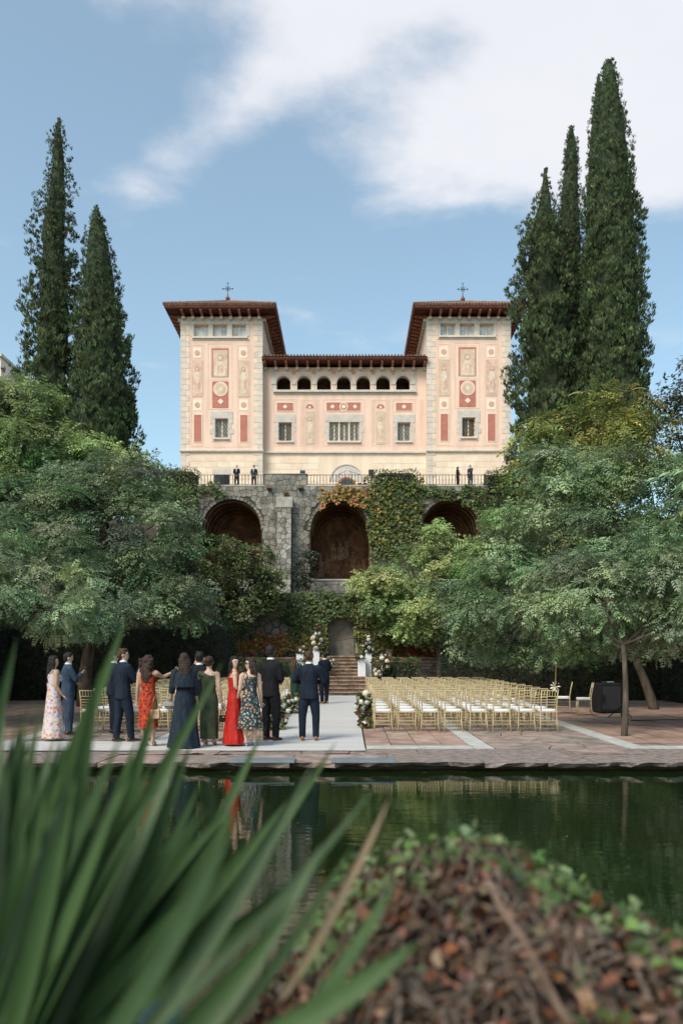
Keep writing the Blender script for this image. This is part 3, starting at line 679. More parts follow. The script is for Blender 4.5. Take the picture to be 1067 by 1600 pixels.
class Face:
    """places pieces on a facade by photo pixel"""
    def __init__(s, Y): s.Y = Y; s.y = Y-TY
    def x(s, px): return PX(px, s.Y)
    def z(s, py): return PZ(py, s.Y)-ZB
    def panel(s, name, mat, a, b, t, u, proud=.02, parent=None):
        return MB().box(s.x(a), s.x(b), s.y-proud, s.y+.01, s.z(u), s.z(t)).build(name, mat, parent or vil)
    def frame(s, name, mat, a, b, t, u, w=.07, proud=.02, parent=None):
        x0, x1, z0, z1 = s.x(a), s.x(b), s.z(u), s.z(t); m_ = MB(); y0, y1 = s.y-proud, s.y+.01
        m_.box(x0, x1, y0, y1, z1-w, z1); m_.box(x0, x1, y0, y1, z0, z0+w); m_.box(x0, x0+w, y0, y1, z0+w, z1-w); m_.box(x1-w, x1, y0, y1, z0+w, z1-w)
        return m_.build(name, mat, parent or vil)
    def disc(s, name, mat, px, py, rpx, proud, parent=None, n=20, inner=0):
        X, Z, r = s.x(px), s.z(py), rpx*s.Y/FPX; m_ = MB()
        if inner:
            ri = inner*s.Y/FPX
            for i in range(n):
                a, b = 2*math.pi*i/n, 2*math.pi*(i+1)/n
                m_.prism([(X+ri*math.cos(a), Z+ri*math.sin(a)), (X+r*math.cos(a), Z+r*math.sin(a)), (X+r*math.cos(b), Z+r*math.sin(b)), (X+ri*math.cos(b), Z+ri*math.sin(b))], s.y-proud, s.y+.005)
        else: m_.prism([(X+r*math.cos(2*math.pi*i/n), Z+r*math.sin(2*math.pi*i/n)) for i in range(n)], s.y-proud, s.y+.005)
        return m_.build(name, mat, parent or vil)
    def rosette(s, px, py, rpx, proud=.035):
        o = s.disc('rosette', m_fg2, px, py, rpx, proud, inner=rpx*.66); s.disc('rosette_eye', m_fg2, px, py, rpx*.32, proud, parent=o, n=10)
        for k in range(6):
            a = k*math.pi/3; s.disc('petal', m_line, px+rpx*.5*math.cos(a), py+rpx*.5*math.sin(a), rpx*.2, proud+.005, parent=o, n=6)
        return o
    def lozenge(s, px, py, r, mat, proud=.05):
        X, Z = s.x(px), s.z(py); k = s.Y/FPX; m_ = MB()
        for dx, dz_ in ((0, 0), (-.55, 0), (.55, 0), (0, .5), (0, -.5)):
            q = r*.55*k; m_.prism([(X+dx*r*k+q, Z+dz_*r*k), (X+dx*r*k, Z+dz_*r*k+q), (X+dx*r*k-q, Z+dz_*r*k), (X+dx*r*k, Z+dz_*r*k-q)], s.y-proud-.002*abs(dx*3+dz_*5), s.y)
        return m_.build('painted_star', mat, vil)
    def figure(s, a, b, t, u, seat=False):
        """a robed figure painted in pale colours on its panel"""
        x0, x1, z0, z1 = s.x(a), s.x(b), s.z(u), s.z(t); w_, h = x1-x0, z1-z0; cx = (x0+x1)/2+random.uniform(-.04, .04)*w_; m_ = MB(); y = s.y-.043
        j = lambda k: random.uniform(-k, k)*w_
        if seat:
            m_.prism([(cx-.4*w_, z0+.04*h), (cx+.4*w_, z0+.04*h), (cx+.34*w_, z0+.35*h), (cx+.2*w_, z0+.6*h), (cx-.22*w_, z0+.62*h), (cx-.34*w_, z0+.33*h)], y, s.y)
            m_.prism([(cx+.11*w_*math.cos(q*.7), z0+.74*h+.11*w_*math.sin(q*.7)) for q in range(9)], y, s.y)
        else:
            m_.prism([(cx-.26*w_+j(.04), z0+.05*h), (cx+.26*w_+j(.04), z0+.05*h), (cx+.2*w_, z0+.4*h), (cx+.30*w_+j(.05), z0+.56*h), (cx+.14*w_, z0+.72*h), (cx-.14*w_, z0+.72*h), (cx-.3*w_+j(.05), z0+.58*h), (cx-.2*w_, z0+.4*h)], y, s.y)
            m_.prism([(cx+.12*w_*math.cos(q*.7), z0+.80*h+.13*w_*math.sin(q*.7)) for q in range(9)], y, s.y)
        o = m_.build('painted_figure', m_fg, vil)
        m_ = MB()
        for q in range(5):                                            # folds of the robe, halo
            xx = cx+(-.18+.09*q)*w_+j(.02); zz = z0+random.uniform(.08, .2)*h; m_.prism([(xx, zz), (xx+.03*w_, zz), (xx+.05*w_+j(.04), zz+random.uniform(.2, .42)*h), (xx+.02*w_, zz+.3*h)], y-.006, y+.002)
        hz_ = z0+(.74 if seat else .80)*h
        for q in range(12):
            A, B = q*math.pi/6, (q+1)*math.pi/6; r0, r1 = .17*w_, .21*w_
            m_.prism([(cx+r0*math.cos(A), hz_+r0*math.sin(A)), (cx+r1*math.cos(A), hz_+r1*math.sin(A)), (cx+r1*math.cos(B), hz_+r1*math.sin(B)), (cx+r0*math.cos(B), hz_+r0*math.sin(B))], y-.004, s.y)
        m_.build('painted_fold', m_fg2, o)
    def window(s, a, b, t, u, style, inset=.28):
        x0, x1, z0, z1 = s.x(a), s.x(b), s.z(u), s.z(t); y = s.y+inset; wdt = x1-x0; hh = z1-z0
        wv = MB().box(x0-.02, x1+.02, y+.05, y+.10, z0-.02, z1+.02).build('window', m_glassl if style == 'pale' else m_glass, vil)
        m_ = MB(); f = .06
        m_.box(x0, x0+f, y, y+.05, z0, z1); m_.box(x1-f, x1, y, y+.05, z0, z1); m_.box(x0+f, x1-f, y, y+.05, z1-f, z1); m_.box(x0+f, x1-f, y, y+.05, z0, z0+f); m_.box((x0+x1)/2-.05, (x0+x1)/2+.05, y-.005, y+.045, z0+f, z1-f)
        m_.build('window_frame', m_frame, wv)
        if style != 'pale':
            m_ = MB(); st_ = .21; mat = m_brass if style == 'brass' else m_lead; k = -hh
            yy = y-.05
            def clip(xa, za, xb, zb):
                pts = []
                for q in (0, 1): pts.append(((xa, za), (xb, zb))[q])
                (xa, za), (xb, zb) = pts; dx, dz2 = xb-xa, zb-za; t0, t1 = 0, 1
                for p_, q_ in ((-dx, xa-x0), (dx, x1-xa), (-dz2, za-z0), (dz2, z1-za)):
                    if abs(p_) < 1e-9: continue
                    r_ = q_/p_
                    if p_ < 0: t0 = max(t0, r_)
                    else: t1 = min(t1, r_)
                return None if t0 >= t1 else (xa+dx*t0, za+dz2*t0, xa+dx*t1, za+dz2*t1)
            while k < wdt+hh:
                for A in (clip(x0+k, z0, x0+k+hh*.6, z1), clip(x0+k, z1, x0+k+hh*.6, z0)):
                    if A: m_.tube([(A[0], yy, A[1]), (A[2], yy, A[3])], .014, 4)
                k += st_
            m_.build('lattice', mat, wv)
        return wv

def hip_roof(parent, x0, x1, y0, y1, ze, za, mat):
    """low hipped roof: half-round tiles running down each slope"""
    cx, cy = (x0+x1)/2, (y0+y1)/2; w2, d2 = (x1-x0)/2, (y1-y0)/2; m = min(w2, d2)
    r0 = (cx, cy-(d2-m)); r1 = (cx, cy+(d2-m))
    if w2 > d2: r0, r1 = (cx-(w2-m), cy), (cx+(w2-m), cy)
    slab = MB(); slab.add([(x0, y0, ze), (x1, y0, ze), (x1, y1, ze), (x0, y1, ze), (r0[0], r0[1], za), (r1[0], r1[1], za), (x0, y0, ze+.12), (x1, y0, ze+.12), (x1, y1, ze+.12), (x0, y1, ze+.12)],
        [(0, 3, 2, 1), (0, 1, 7, 6), (1, 2, 8, 7), (2, 3, 9, 8), (3, 0, 6, 9)]+([(6, 7, 4), (7, 8, 5, 4), (8, 9, 5), (9, 6, 4, 5)] if w2 <= d2 else [(6, 7, 5, 4), (7, 8, 5), (8, 9, 4, 5), (9, 6, 4)]))
    rf = slab.build('roof', mat, parent)
    sl_ = (za-ze-.12)/m
    for side in range(4):
        m_ = MB(); ln = (x1-x0) if side % 2 == 0 else (y1-y0); n = int(ln/.27)
        for i in range(n+1):
            s = -ln/2+ln*i/n; run = min(m, ln/2-abs(s))
            if run < .1: run = .1
            pts = []
            for tt in (-.08, run):
                zz = ze+.12+sl_*tt+.02
                if side == 0: pts.append((cx+s, y0+tt, zz))
                elif side == 2: pts.append((cx+s, y1-tt, zz))
                elif side == 1: pts.append((x1-tt, cy+s, zz))
                else: pts.append((x0+tt, cy+s, zz))
            m_.tube(pts, .085, 6)
        tag(m_.build('roof_tiles', mat, rf), kind='stuff')
    for (a, b) in ((x0, y0), (x1, y0), (x1, y1), (x0, y1)):
        p = r0 if abs(b-r0[1])+abs(a-r0[0]) < abs(b-r1[1])+abs(a-r1[0]) else r1
        MB().tube([(a, b, ze+.15), (p[0], p[1], za+.06)], .12, 6).build('hip_tile', mat, rf)
    if r0 != r1: MB().tube([(r0[0], r0[1], za+.06), (r1[0], r1[1], za+.06)], .12, 6).build('ridge_tile', mat, rf)
    return rf

def tower(a, b, fa, win, ofs):
    """a, b: face edges in px; ofs shifts the left tower's measured features to this one"""
    f = Face(TY); x0, x1 = f.x(a), f.x(b); ztop = f.z(495); dep = 8.6; ox = ofs[0]; oy = ofs[1]; sgn = ofs[2]
    g = lambda px: a+(px-283)*(b-a)/127.0                           # features measured on the left tower
    ops = [(f.x(g(303.5)+ox*0), f.x(g(326)), f.z(526+oy), f.z(507+oy)), (f.x(g(333)), f.x(g(355)), f.z(526+oy), f.z(507+oy)), (f.x(g(363)), f.x(g(384.5)), f.z(526+oy), f.z(507+oy)), (f.x(g(336.5)), f.x(g(356.5)), f.z(684+oy), f.z(654+oy))]
    zb = f.z(706)
    opened_wall(x0, x1, zb, ztop, 0, ops, .45).build('tower_wall', m_wall, vil)
    m_ = MB(); m_.add([(x0, 0, 0), (x1, 0, 0), (x1, 0, zb), (x0, 0, zb)], [(0, 1, 2, 3)]); m_.build('tower_base', m_base, vil)
    m_ = MB(); m_.add([(x0, 0, 0), (x0, 0, ztop), (x0, dep, ztop), (x0, dep, 0), (x1, 0, 0), (x1, 0, ztop), (x1, dep, ztop), (x1, dep, 0)], [(0, 1, 2, 3), (4, 7, 6, 5), (3, 2, 6, 7), (1, 5, 6, 2)]); m_.build('tower_wall', m_wall, vil)
    for i in range(3): f.window(*[(g(303.5), g(326)), (g(333), g(355)), (g(363), g(384.5))][i], 507+oy, 526+oy, 'pale')
    f.window(g(336.5), g(356.5), 654+oy, 684+oy, win)
    # cornice string
    MB().cham(x0-.12, x1+.12, -.18, .02, f.z(706), f.z(703), .04).build('string_course', m_gst, vil)
    # upper window band
    for (p, q, t, u) in ((298.5, 390, 500, 507), (298.5, 303.3, 507.2, 526), (326.2, 332.8, 507.2, 526), (355.2, 362.8, 507.2, 526), (384.7, 390, 507.2, 526), (298.5, 390, 529.5, 532)): f.panel('window_surround', m_gst, g(p), g(q), t+oy, u+oy, .04)
    MB().cham(f.x(g(300.5)), f.x(g(387)), -.16, .02, f.z(529.3+oy), f.z(526.3+oy), .03).build('window_sill', m_q, vil)
    for (p, q, t, u) in ((329, 364, 643, 653.8), (329, 336.2, 654, 662), (331.5, 336.2, 662.2, 670), (328, 336.2, 670.2, 678), (331.5, 336.2, 678.2, 690), (356.8, 364, 654, 662), (356.8, 361.5, 662.2, 670), (356.8, 365, 670.2, 678), (356.8, 361.5, 678.2, 690)): f.panel('window_surround', m_gst, g(p), g(q), t+oy, u+oy, .04)
    MB().cham(f.x(g(333.5)), f.x(g(359)), -.15, .02, f.z(687+oy), f.z(684.4+oy), .03).build('window_sill', m_q, vil)
    # quoins
    z = 0.0; i = 0
    while z < ztop-.35:
        h = .46
        for s_, xx in ((1, x0), (-1, x1)):
            wq = .72 if i % 2 == 0 else .42
            xa, xb = (xx-.03, xx+wq) if s_ > 0 else (xx-wq, xx+.03)
            MB().box(xa, xb, -.035, .5 if i % 2 else .8, z+.012, z+h-.012).build('quoin', m_q, vil)
            if i % 2 and z > zb: MB().box(*((xb+.005, xb+.3) if s_ > 0 else (xa-.3, xa-.005)), -.02, .01, z+.012, z+h-.012).build('quoin', m_qw, vil)
        z += h; i += 1
    # ashlar blocks of the base
    z = .05; r_ = 0
    while z < zb-.4:
        h = .52; xx = x0+.8-(.3 if r_ % 2 else 0)*0
        k = 0
        while xx < x1-.95:
            ln = (1.35 if (k+r_) % 2 == 0 else .95); e_ = min(xx+ln, x1-.8)
            MB().box(xx+.012, e_-.012, -.018, .01, z+.012, z+h-.012).build('block', random.choice((m_blk, m_blk2)), vil); xx = e_; k += 1
        z += h; r_ += 1
    # painted panels
    f.frame('painted_border', m_line, g(325), g(363.5), 537+oy, 640+oy, .06, .012); f.frame('painted_border', m_pale, g(328), g(360.5), 539.5+oy, 593+oy, .05, .016)
    for c in (308.5, 380.5):
        f.frame('painted_border', m_line, g(c-9.5), g(c+9.5), 539+oy, 697+oy, .05, .012)
        f.panel('pale_square', m_pale, g(c-6), g(c+6), 543.5+oy, 559.5+oy, .02); f.rosette(g(c), 551.5+oy, 4.2)
        f.panel('fresco', m_fr2 if (c < 340) == (sgn > 0) else m_fr, g(c-7.8), g(c+8.5), 563.5+oy, 619.5+oy, .03); f.frame('painted_border', m_line, g(c-8.3), g(c+9), 563+oy, 620+oy, .05, .036); f.figure(g(c-7), g(c+8), 567+oy, 618+oy)
        f.panel('pale_square', m_pale, g(c-6), g(c+7), 624.5+oy, 641.5+oy, .02); f.rosette(g(c+.5), 633+oy, 4.2)
        f.panel('red_panel', m_red, g(c-4.6), g(c+6.2), 649+oy, 690+oy, .03); f.frame('painted_border', m_pale, g(c-6), g(c+7.6), 647.4+oy, 691.6+oy, .05, .036)
    f.panel('red_panel', m_red, g(331), g(357.5), 544+oy, 589+oy, .02); f.panel('fresco', m_fr, g(333.5), g(356), 547.5+oy, 589+oy, .035); f.figure(g(333.5), g(356), 549+oy, 589+oy, True)
    f.panel('red_panel', m_red, g(332), g(357), 596+oy, 637+oy, .03); f.disc('roundel', m_pale, g(345), 608+oy, 11.2, .05, n=28); f.disc('roundel_ring', m_fg2, g(345), 608+oy, 9.6, .056, inner=9.0, n=28); f.disc('roundel_medal', m_fr, g(345), 608+oy, 8.2, .06, n=24); f.disc('roundel_medal', m_fg, g(345), 608+oy, 3.6, .066, n=12)
    f.lozenge(g(345), 627.5+oy, 4.2, m_pale)
    for s_ in (298.3, 392): f.frame('painted_border', m_line, g(min(s_, 298.3)), g(392), 535+oy, 699+oy, .045, .010) if s_ > 300 else None
    # eaves
    oh = 1.12; ze = ztop+.22; X0, X1, Y0, Y1 = x0-oh, x1+oh, -oh, dep+oh
    MB().box(X0, X1, Y0, Y1, ze, ze+.10).build('soffit', m_soff, vil)
    MB().box(X0-.04, X1+.04, Y0-.04, Y1+.04, ze+.10, ze+.22).build('eave_board', m_wood, vil)
    def bracket(cx, cy, dx, dy):
        m_ = MB(); n_ = (-dy, dx); w_ = .09
        prof = [(0, ze), (oh*.92, ze), (oh*.92, ze-.12), (oh*.55, ze-.22), (0, ze-.28)]
        v = [(cx+dx*p-n_[0]*w_, cy+dy*p-n_[1]*w_, q) for p, q in prof]+[(cx+dx*p+n_[0]*w_, cy+dy*p+n_[1]*w_, q) for p, q in prof]
        m_.add(v, [tuple(range(5)), tuple(range(9, 4, -1))]+[(i, i+5, (i+1) % 5+5, (i+1) % 5) for i in range(5)]); m_.build('bracket', m_brk, vil)
        c_ = MB(); c_.box(min(cx+dx*.0, cx+dx*.30)-abs(n_[0])*.12, max(cx, cx+dx*.30)+abs(n_[0])*.12, min(cy, cy+dy*.30)-abs(n_[1])*.12, max(cy, cy+dy*.30)+abs(n_[1])*.12, ze-.52, ze-.285); c_.build('corbel', m_gst, vil)
    for i in range(9): bracket(x0+.25+(x1-x0-.5)*i/8, 0, 0, -1)
    for i in range(12): bracket(x1, .3+(dep-.6)*i/11, 1, 0); bracket(x0, .3+(dep-.6)*i/11, -1, 0)
    rf = hip_roof(vil, X0-.08, X1+.08, Y0-.08, Y1+.08, ze+.22, ze+2.62, m_tileR)
    # finial with its iron cross
    cx, cy, zt = (X0+X1)/2, (Y0+Y1)/2-(Y1-Y0-(X1-X0))/2, ze+2.62
    fin = MB().ring_stack([(zt-.1, .2, .2), (zt+0.111, .12, .12), (zt+0.222, .2, .2), (zt+0.370, .2, .2), (zt+0.481, .08, .08), (zt+0.740, .03, .03)], 10, cx=cx, cy=cy).build('finial', M('finial_clay', (.16, .08, .06), .7), vil)
    m_ = MB(); m_.tube([(cx, cy, zt+0.666), (cx, cy, zt+1.554)], .03, 5); m_.tube([(cx-.42, cy, zt+1.184), (cx+.42, cy, zt+1.184)], .028, 5)
    for dx, dz_ in ((-.42, 0), (.42, 0), (0, .5)): m_.ball((cx+dx, cy, zt+1.184+dz_), .07, 6, 4)
    for k in range(4):
        A = math.pi/4+k*math.pi/2; m_.tube([(cx+.08*math.cos(A), cy, zt+1.184+.08*math.sin(A)), (cx+.28*math.cos(A), cy, zt+1.184+.28*math.sin(A))], .018, 4)
    m_.tube([(cx+.16*math.cos(k*math.pi/6), cy, zt+1.184+.16*math.sin(k*math.pi/6)) for k in range(13)], .014, 4)
    m_.build('iron_cross', m_iron, fin)
    return x0, x1
xl = tower(283, 410, None, 'iron', (0, 0, 1)); xr = tower(667, 797, None, 'brass', (0, -1.5, -1))

# central block
f = Face(BY); cx0, cx1 = xl[1], xr[0]; zb = f.z(708); ztop = f.z(574); y = f.y
LC = [443, 475, 506, 537, 567.5, 598.5, 629.5]
lz0, lz1, lspr = f.z(610), f.z(587.5), f.z(597.5)
ops = [(f.x(c-10.8), f.x(c+10.8), lz0, lz1) for c in LC]
ops += [(f.x(435.5), f.x(456), f.z(689), f.z(660)), (f.x(514.5), f.x(561), f.z(689), f.z(659.5)), (f.x(621), f.x(641), f.z(689), f.z(660))]
opened_wall(cx0+.002, cx1-.002, zb, ztop, y, ops[:7], .5).build('central_wall', m_wall, vil) if False else opened_wall(cx0+.002, cx1-.002, zb, ztop, y, ops, .5).build('central_wall', m_wall, vil)
dx0, dx1, dzt = f.x(515), f.x(568), f.z(725); dcx, dr = (dx0+dx1)/2, (dx1-dx0)/2
opened_wall(cx0+.002, cx1-.002, 0, zb, y, [(dcx-.7, dcx+.7, 0, 2.0)], .6).build('central_base', m_base, vil)
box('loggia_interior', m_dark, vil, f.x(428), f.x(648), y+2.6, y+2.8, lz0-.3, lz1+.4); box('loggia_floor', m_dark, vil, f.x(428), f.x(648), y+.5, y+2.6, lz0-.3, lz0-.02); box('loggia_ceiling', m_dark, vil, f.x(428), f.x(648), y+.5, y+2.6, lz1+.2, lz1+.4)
for c in LC:
    X0, X1 = f.x(c-10.8), f.x(c+10.8); xc, r = (X0+X1)/2, (X1-X0)/2; rz_ = lz1-lspr; n = 14
    arc = [(xc+r*math.cos(math.pi*(1-i/n)), lspr+rz_*math.sin(math.pi*(1-i/n))) for i in range(n+1)]
    m_ = MB()
    for a, b in zip(arc[:-1], arc[1:]): m_.add([(a[0], y+.03, a[1]), (b[0], y+.03, b[1]), (b[0], y+.03, lz1+.01), (a[0], y+.03, lz1+.01), (a[0], y+.5, a[1]), (b[0], y+.5, b[1])], [(0, 1, 2, 3), (0, 4, 5, 1)])
    m_.build('arch_spandrel', m_gst, vil)
    for i in range(9):
        a0, a1 = math.pi*(1-i/9)-.02, math.pi*(1-(i+1)/9)+.02; o_ = .17
        MB().prism([(xc+r*math.cos(a0), lspr+rz_*math.sin(a0)), (xc+(r+o_)*math.cos(a0), lspr+(rz_+o_)*math.sin(a0)), (xc+(r+o_)*math.cos(a1), lspr+(rz_+o_)*math.sin(a1)), (xc+r*math.cos(a1), lspr+rz_*math.sin(a1))][::-1], y-.05, y+.1).build('arch_stone', m_gst, vil)
cs = [(a+b)/2 for a, b in zip(LC[:-1], LC[1:])]
for c in [LC[0]-15]+cs+[LC[-1]+15]:
    X = f.x(c); wv = .17
    col = MB(); col.box(X-wv, X+wv, y-.06, y+.3, lz0, lz0+.14); col.ring_stack([(lz0+.14, .13, .13), (lspr-.18, .115, .115)], 12, cx=X, cy=y+.08); col.box(X-wv-.03, X+wv+.03, y-.08, y+.3, lspr-.18, lspr-.02)
    col.build('column', m_gst, vil)
for c in cs: f.rosette(c, 582, 3.3, .03)
MB().cham(f.x(427), f.x(650), y-.22, y+.03, f.z(613.5), lz0-.005, .04).build('loggia_sill', m_gst, vil); f.panel('sill_band', m_gst, 427, 650, 613.7, 616, .05)
for a, b in ((424.5, 431), (645.5, 651)): f.panel('loggia_jamb', m_gst, a, b, 575, 610, .03)
for (a, b, st_, ctr, sur) in ((435.5, 456, 'brass', 445.5, (428.5, 462.5)), (621, 641, 'iron', 631, (614, 648))):
    f.window(a, b, 660, 689, st_)
    for (p, q, t, u) in ((sur[0], sur[1], 648, 659.8), (sur[0]+2.5, a-.2, 660, 667), (sur[0], a-.2, 667.2, 675), (sur[0]+2.5, a-.2, 675.2, 684), (sur[0]+1, a-.2, 684.2, 693), (b+.2, sur[1]-2.5, 660, 667), (b+.2, sur[1], 667.2, 675), (b+.2, sur[1]-2.5, 675.2, 684), (b+.2, sur[1]-1, 684.2, 693)): f.panel('window_surround', m_gst, p, q, t, u, .035)
    MB().cham(f.x(a-2.5), f.x(b+2.5), y-.15, y+.02, f.z(691.8), f.z(689.3), .03).build('window_sill', m_q, vil)
    f.panel('red_panel', m_red, ctr-12.3, ctr+12.3, 630, 641.5, .03); f.frame('painted_border', m_pale, ctr-13.7, ctr+13.7, 628.5, 643, .055, .036); f.lozenge(ctr, 635.7, 3.3, m_pale); f.frame('painted_border', m_line, ctr-18, ctr+18, 624, 697, .06, .012)
for k in range(3):
    a = 514.5+k*15.75; f.window(a+.6, a+14.6, 660.5, 689, 'iron', .22)
for k in (1, 2): MB().ring_stack([(f.z(689), .09, .09), (f.z(687), .06, .06), (f.z(662), .055, .055), (f.z(659.5), .11, .11)], 10, cx=f.x(514.4+k*15.7), cy=y+.1).build('mullion', m_frame, vil)
for (p, q, t, u) in ((508, 567, 648, 659.3), (509, 514.3, 660, 668), (507, 514.3, 668.2, 676), (509, 514.3, 676.2, 689), (561.2, 566, 660, 668), (561.2, 568, 668.2, 676), (561.2, 566, 676.2, 689)): f.panel('window_surround', m_gst, p, q, t, u, .035)
MB().cham(f.x(511), f.x(564), y-.16, y+.02, f.z(692), f.z(689.3), .03).build('window_sill', m_q, vil)
f.panel('red_panel', m_red, 510.5, 563, 629.5, 641.5, .03); f.frame('painted_border', m_pale, 509, 564.5, 628, 643, .055, .036); f.frame('painted_border', m_line, 505, 570, 624, 697, .06, .012)
for c, r in ((519.5, 3.2), (554.5, 3.2)): f.lozenge(c, 635.5, r, m_pale)
f.disc('painted_star', m_pale, 537, 635.5, 7, .045, n=8); f.disc('painted_star', m_red, 537, 635.5, 5.4, .05, n=8); f.lozenge(537, 635.5, 3.6, m_pale, .06)
for c in (484, 594.5):
    f.frame('painted_border', m_line, c-14.5, c+14.5, 625, 697, .06, .012); f.panel('fresco', m_fr, c-7.5, c+7.5, 643, 694, .03); f.figure(c-7.5, c+7.5, 645, 694)
    X, Z, r = f.x(c), f.z(637.5), 6*BY/FPX; MB().prism([(X+r*math.cos(math.pi*i/12), Z+r*math.sin(math.pi*i/12)) for i in range(13)], y-.03, y+.01).build('red_panel', m_red, vil); f.lozenge(c, 636.5, 2.2, m_pale)
    for s_ in (-10.8, 10.8):
        for k in range(16): 
            zz = f.z(693-k*4.2); xx = f.x(c+s_); MB().prism([(xx-.13, zz), (xx-.05, zz), (xx+.13, zz+.17), (xx+.05, zz+.17)], y-.02, y+.01).build('painted_dash', m_line, vil)
for c in (418, 658.5):
    f.frame('painted_border', m_line, c-4, c+4, 625, 698, .05, .012)
    for k in range(16):
        zz = f.z(694-k*4.2); xx = f.x(c); MB().prism([(xx-.13, zz), (xx-.05, zz), (xx+.13, zz+.17), (xx+.05, zz+.17)], y-.02, y+.01).build('painted_dash', m_line, vil)
MB().cham(cx0+.01, cx1-.01, y-.18, y+.02, f.z(708.5), f.z(705.5), .04).build('string_course', m_gst, vil)
z = .05; r_ = 0
while z < zb-.45:
    h = .52; xx = cx0+.05; k = 0
    while xx < cx1-.1:
        ln = 1.4 if (k+r_) % 2 == 0 else .95; e_ = min(xx+ln, cx1-.02)
        if not (abs((xx+e_)/2-dcx) < dr+.5 and z < dzt+.1): MB().box(xx+.012, e_-.012, y-.018, y+.01, z+.012, z+h-.012).build('block', random.choice((m_blk, m_blk2)), vil)
        xx = e_; k += 1
    z += h; r_ += 1
# round-headed portal
n = 20
for i in range(n):
    a0, a1 = math.pi*(1-i/n), math.pi*(1-(i+1)/n)
    MB().prism([(dcx+dr*.93*math.cos(a0), dzt-dr+dr*.93*math.sin(a0)), (dcx+dr*math.cos(a0), dzt-dr+dr*math.sin(a0)), (dcx+dr*math.cos(a1), dzt-dr+dr*math.sin(a1)), (dcx+dr*.93*math.cos(a1), dzt-dr+dr*.93*math.sin(a1))][::-1], y-.09, y+.02).build('portal_stone', m_gst, vil)
MB().prism([(dcx+dr*.925*math.cos(math.pi*i/n), dzt-dr+dr*.925*math.sin(math.pi*i/n)) for i in range(n+1)], y-.03, y+.005).build('tympanum', m_gst, vil)
m_door = M('door_wood', lin(150, 88, 52), .6, .25, 3)
dz0 = f.z(745.5); MB().prism([(dcx+.78*math.cos(math.pi*i/14), dz0-.78+.78*math.sin(math.pi*i/14)) for i in range(15)], y-.07, y-.032).build('door_arch', m_door, vil)
MB().prism([(dcx+.62*math.cos(math.pi*i/14), dz0-.78+.62*math.sin(math.pi*i/14)) for i in range(15)], y-.085, y-.072).build('fanlight', m_glass, vil)
MB().box(dcx-.62, dcx+.62, y+.2, y+.26, 0, 2.0).build('door', m_door, vil)
# basement window of the left tower, beside the suited men
ft = Face(TY); box('window_head', m_gst, vil, ft.x(332), ft.x(361), -.04, .01, ft.z(741.5), ft.z(732)); wv = box('window', m_glass, vil, ft.x(335), ft.x(358), -.03, .01, ft.z(760), ft.z(741.7))
m_ = MB()
for k in range(9): m_.tube([(ft.x(335+k*2.9), -.05, ft.z(760)), (ft.x(335+k*2.9), -.05, ft.z(741.7))], .014, 4)
m_.build('grille', m_iron, wv)
# central eaves and roof
ze = ztop+.22; oh = 1.1
MB().box(cx0, cx1, y-oh, y+7, ze, ze+.09).build('soffit', m_soff, vil); MB().box(cx0+.002, cx1-.002, y-oh-.05, y+7.1, ze+.09, ze+.28).build('eave_board', m_wood, vil)
n = 16
for i in range(n):
    X = cx0+.2+(cx1-cx0-.4)*i/(n-1); v = []
    prof = [(0, ze), (oh*.92, ze), (oh*.92, ze-.12), (oh*.55, ze-.22), (0, ze-.28)]
    v = [(X-.09, y-p, q) for p, q in prof]+[(X+.09, y-p, q) for p, q in prof]
    MB().add(v, [tuple(range(5)), tuple(range(9, 4, -1))]+[(i, i+5, (i+1) % 5+5, (i+1) % 5) for i in range(5)]).build('bracket', m_brk, vil)
    MB().box(X-.12, X+.12, y-.3, y, ze-.52, ze-.285).build('corbel', m_gst, vil)
m_ = MB(); zr = ze+.28; m_.add([(cx0+.003, y-oh-.1, zr), (cx1-.003, y-oh-.1, zr), (cx1-.003, y+4, zr+1.5), (cx0+.003, y+4, zr+1.5), (cx1-.003, y+8, zr), (cx0+.003, y+8, zr)], [(0, 1, 2, 3), (3, 2, 4, 5)]); rf = m_.build('roof', m_tileR, vil)
m_ = MB(); k = int((cx1-cx0)/.27)
for i in range(1, k): X = cx0+(cx1-cx0)*i/k; m_.tube([(X, y-oh-.2, zr+.03), (X, y+4, zr+1.55)], .085, 6)
tag(m_.build('roof_tiles', m_tileR, rf), kind='stuff')
m_ = MB(); m_.add([(cx0+.01, y+6.9, 0), (cx1-.01, y+6.9, 0), (cx1-.01, y+6.9, ztop), (cx0+.01, y+6.9, ztop)], [(0, 1, 2, 3)]); m_.build('rear_wall', m_wall, vil)

# ------------------------------------------------------------------ vegetation
m_lf = LEAF('leaf_feathery', .65, .28, .12); m_lg = LEAF('leaf_glossy', .5, .22, .2); m_cy = LEAF('cypress_spray', .65, .12, .2); m_hd = LEAF('hedge_leaf', .7, .12, .12); m_iv = LEAF('ivy_leaf', .5, .28, .35)
m_bark = M('bark', (.085, .065, .048), .9, .3, 6, .6, stretch=(1, 1, .25), bscale=24); m_bark2 = M('bark_pale', (.12, .095, .07), .9, .3, 7, .6, stretch=(1, 1, .25), bscale=24)
FR6 = frond(4, .44, .17, .35); FR4 = frond(3, .52, .22, .30); FR5 = frond(3, .50, .21, .32)
BLUEG = [(.19, .265, .14), (.25, .325, .18), (.14, .205, .105), (.31, .38, .22)]
MIDG = [(.21, .28, .115), (.26, .335, .14), (.15, .21, .085), (.31, .37, .16)]
LIGHTG = [(.34, .43, .17), (.40, .48, .21), (.26, .345, .13), (.44, .50, .23)]
OLIVE = [(.15, .195, .08), (.19, .235, .10), (.11, .145, .058), (.24, .275, .12)]
YELG = [(.27, .30, .09), (.33, .34, .10), (.20, .24, .075), (.38, .34, .11)]
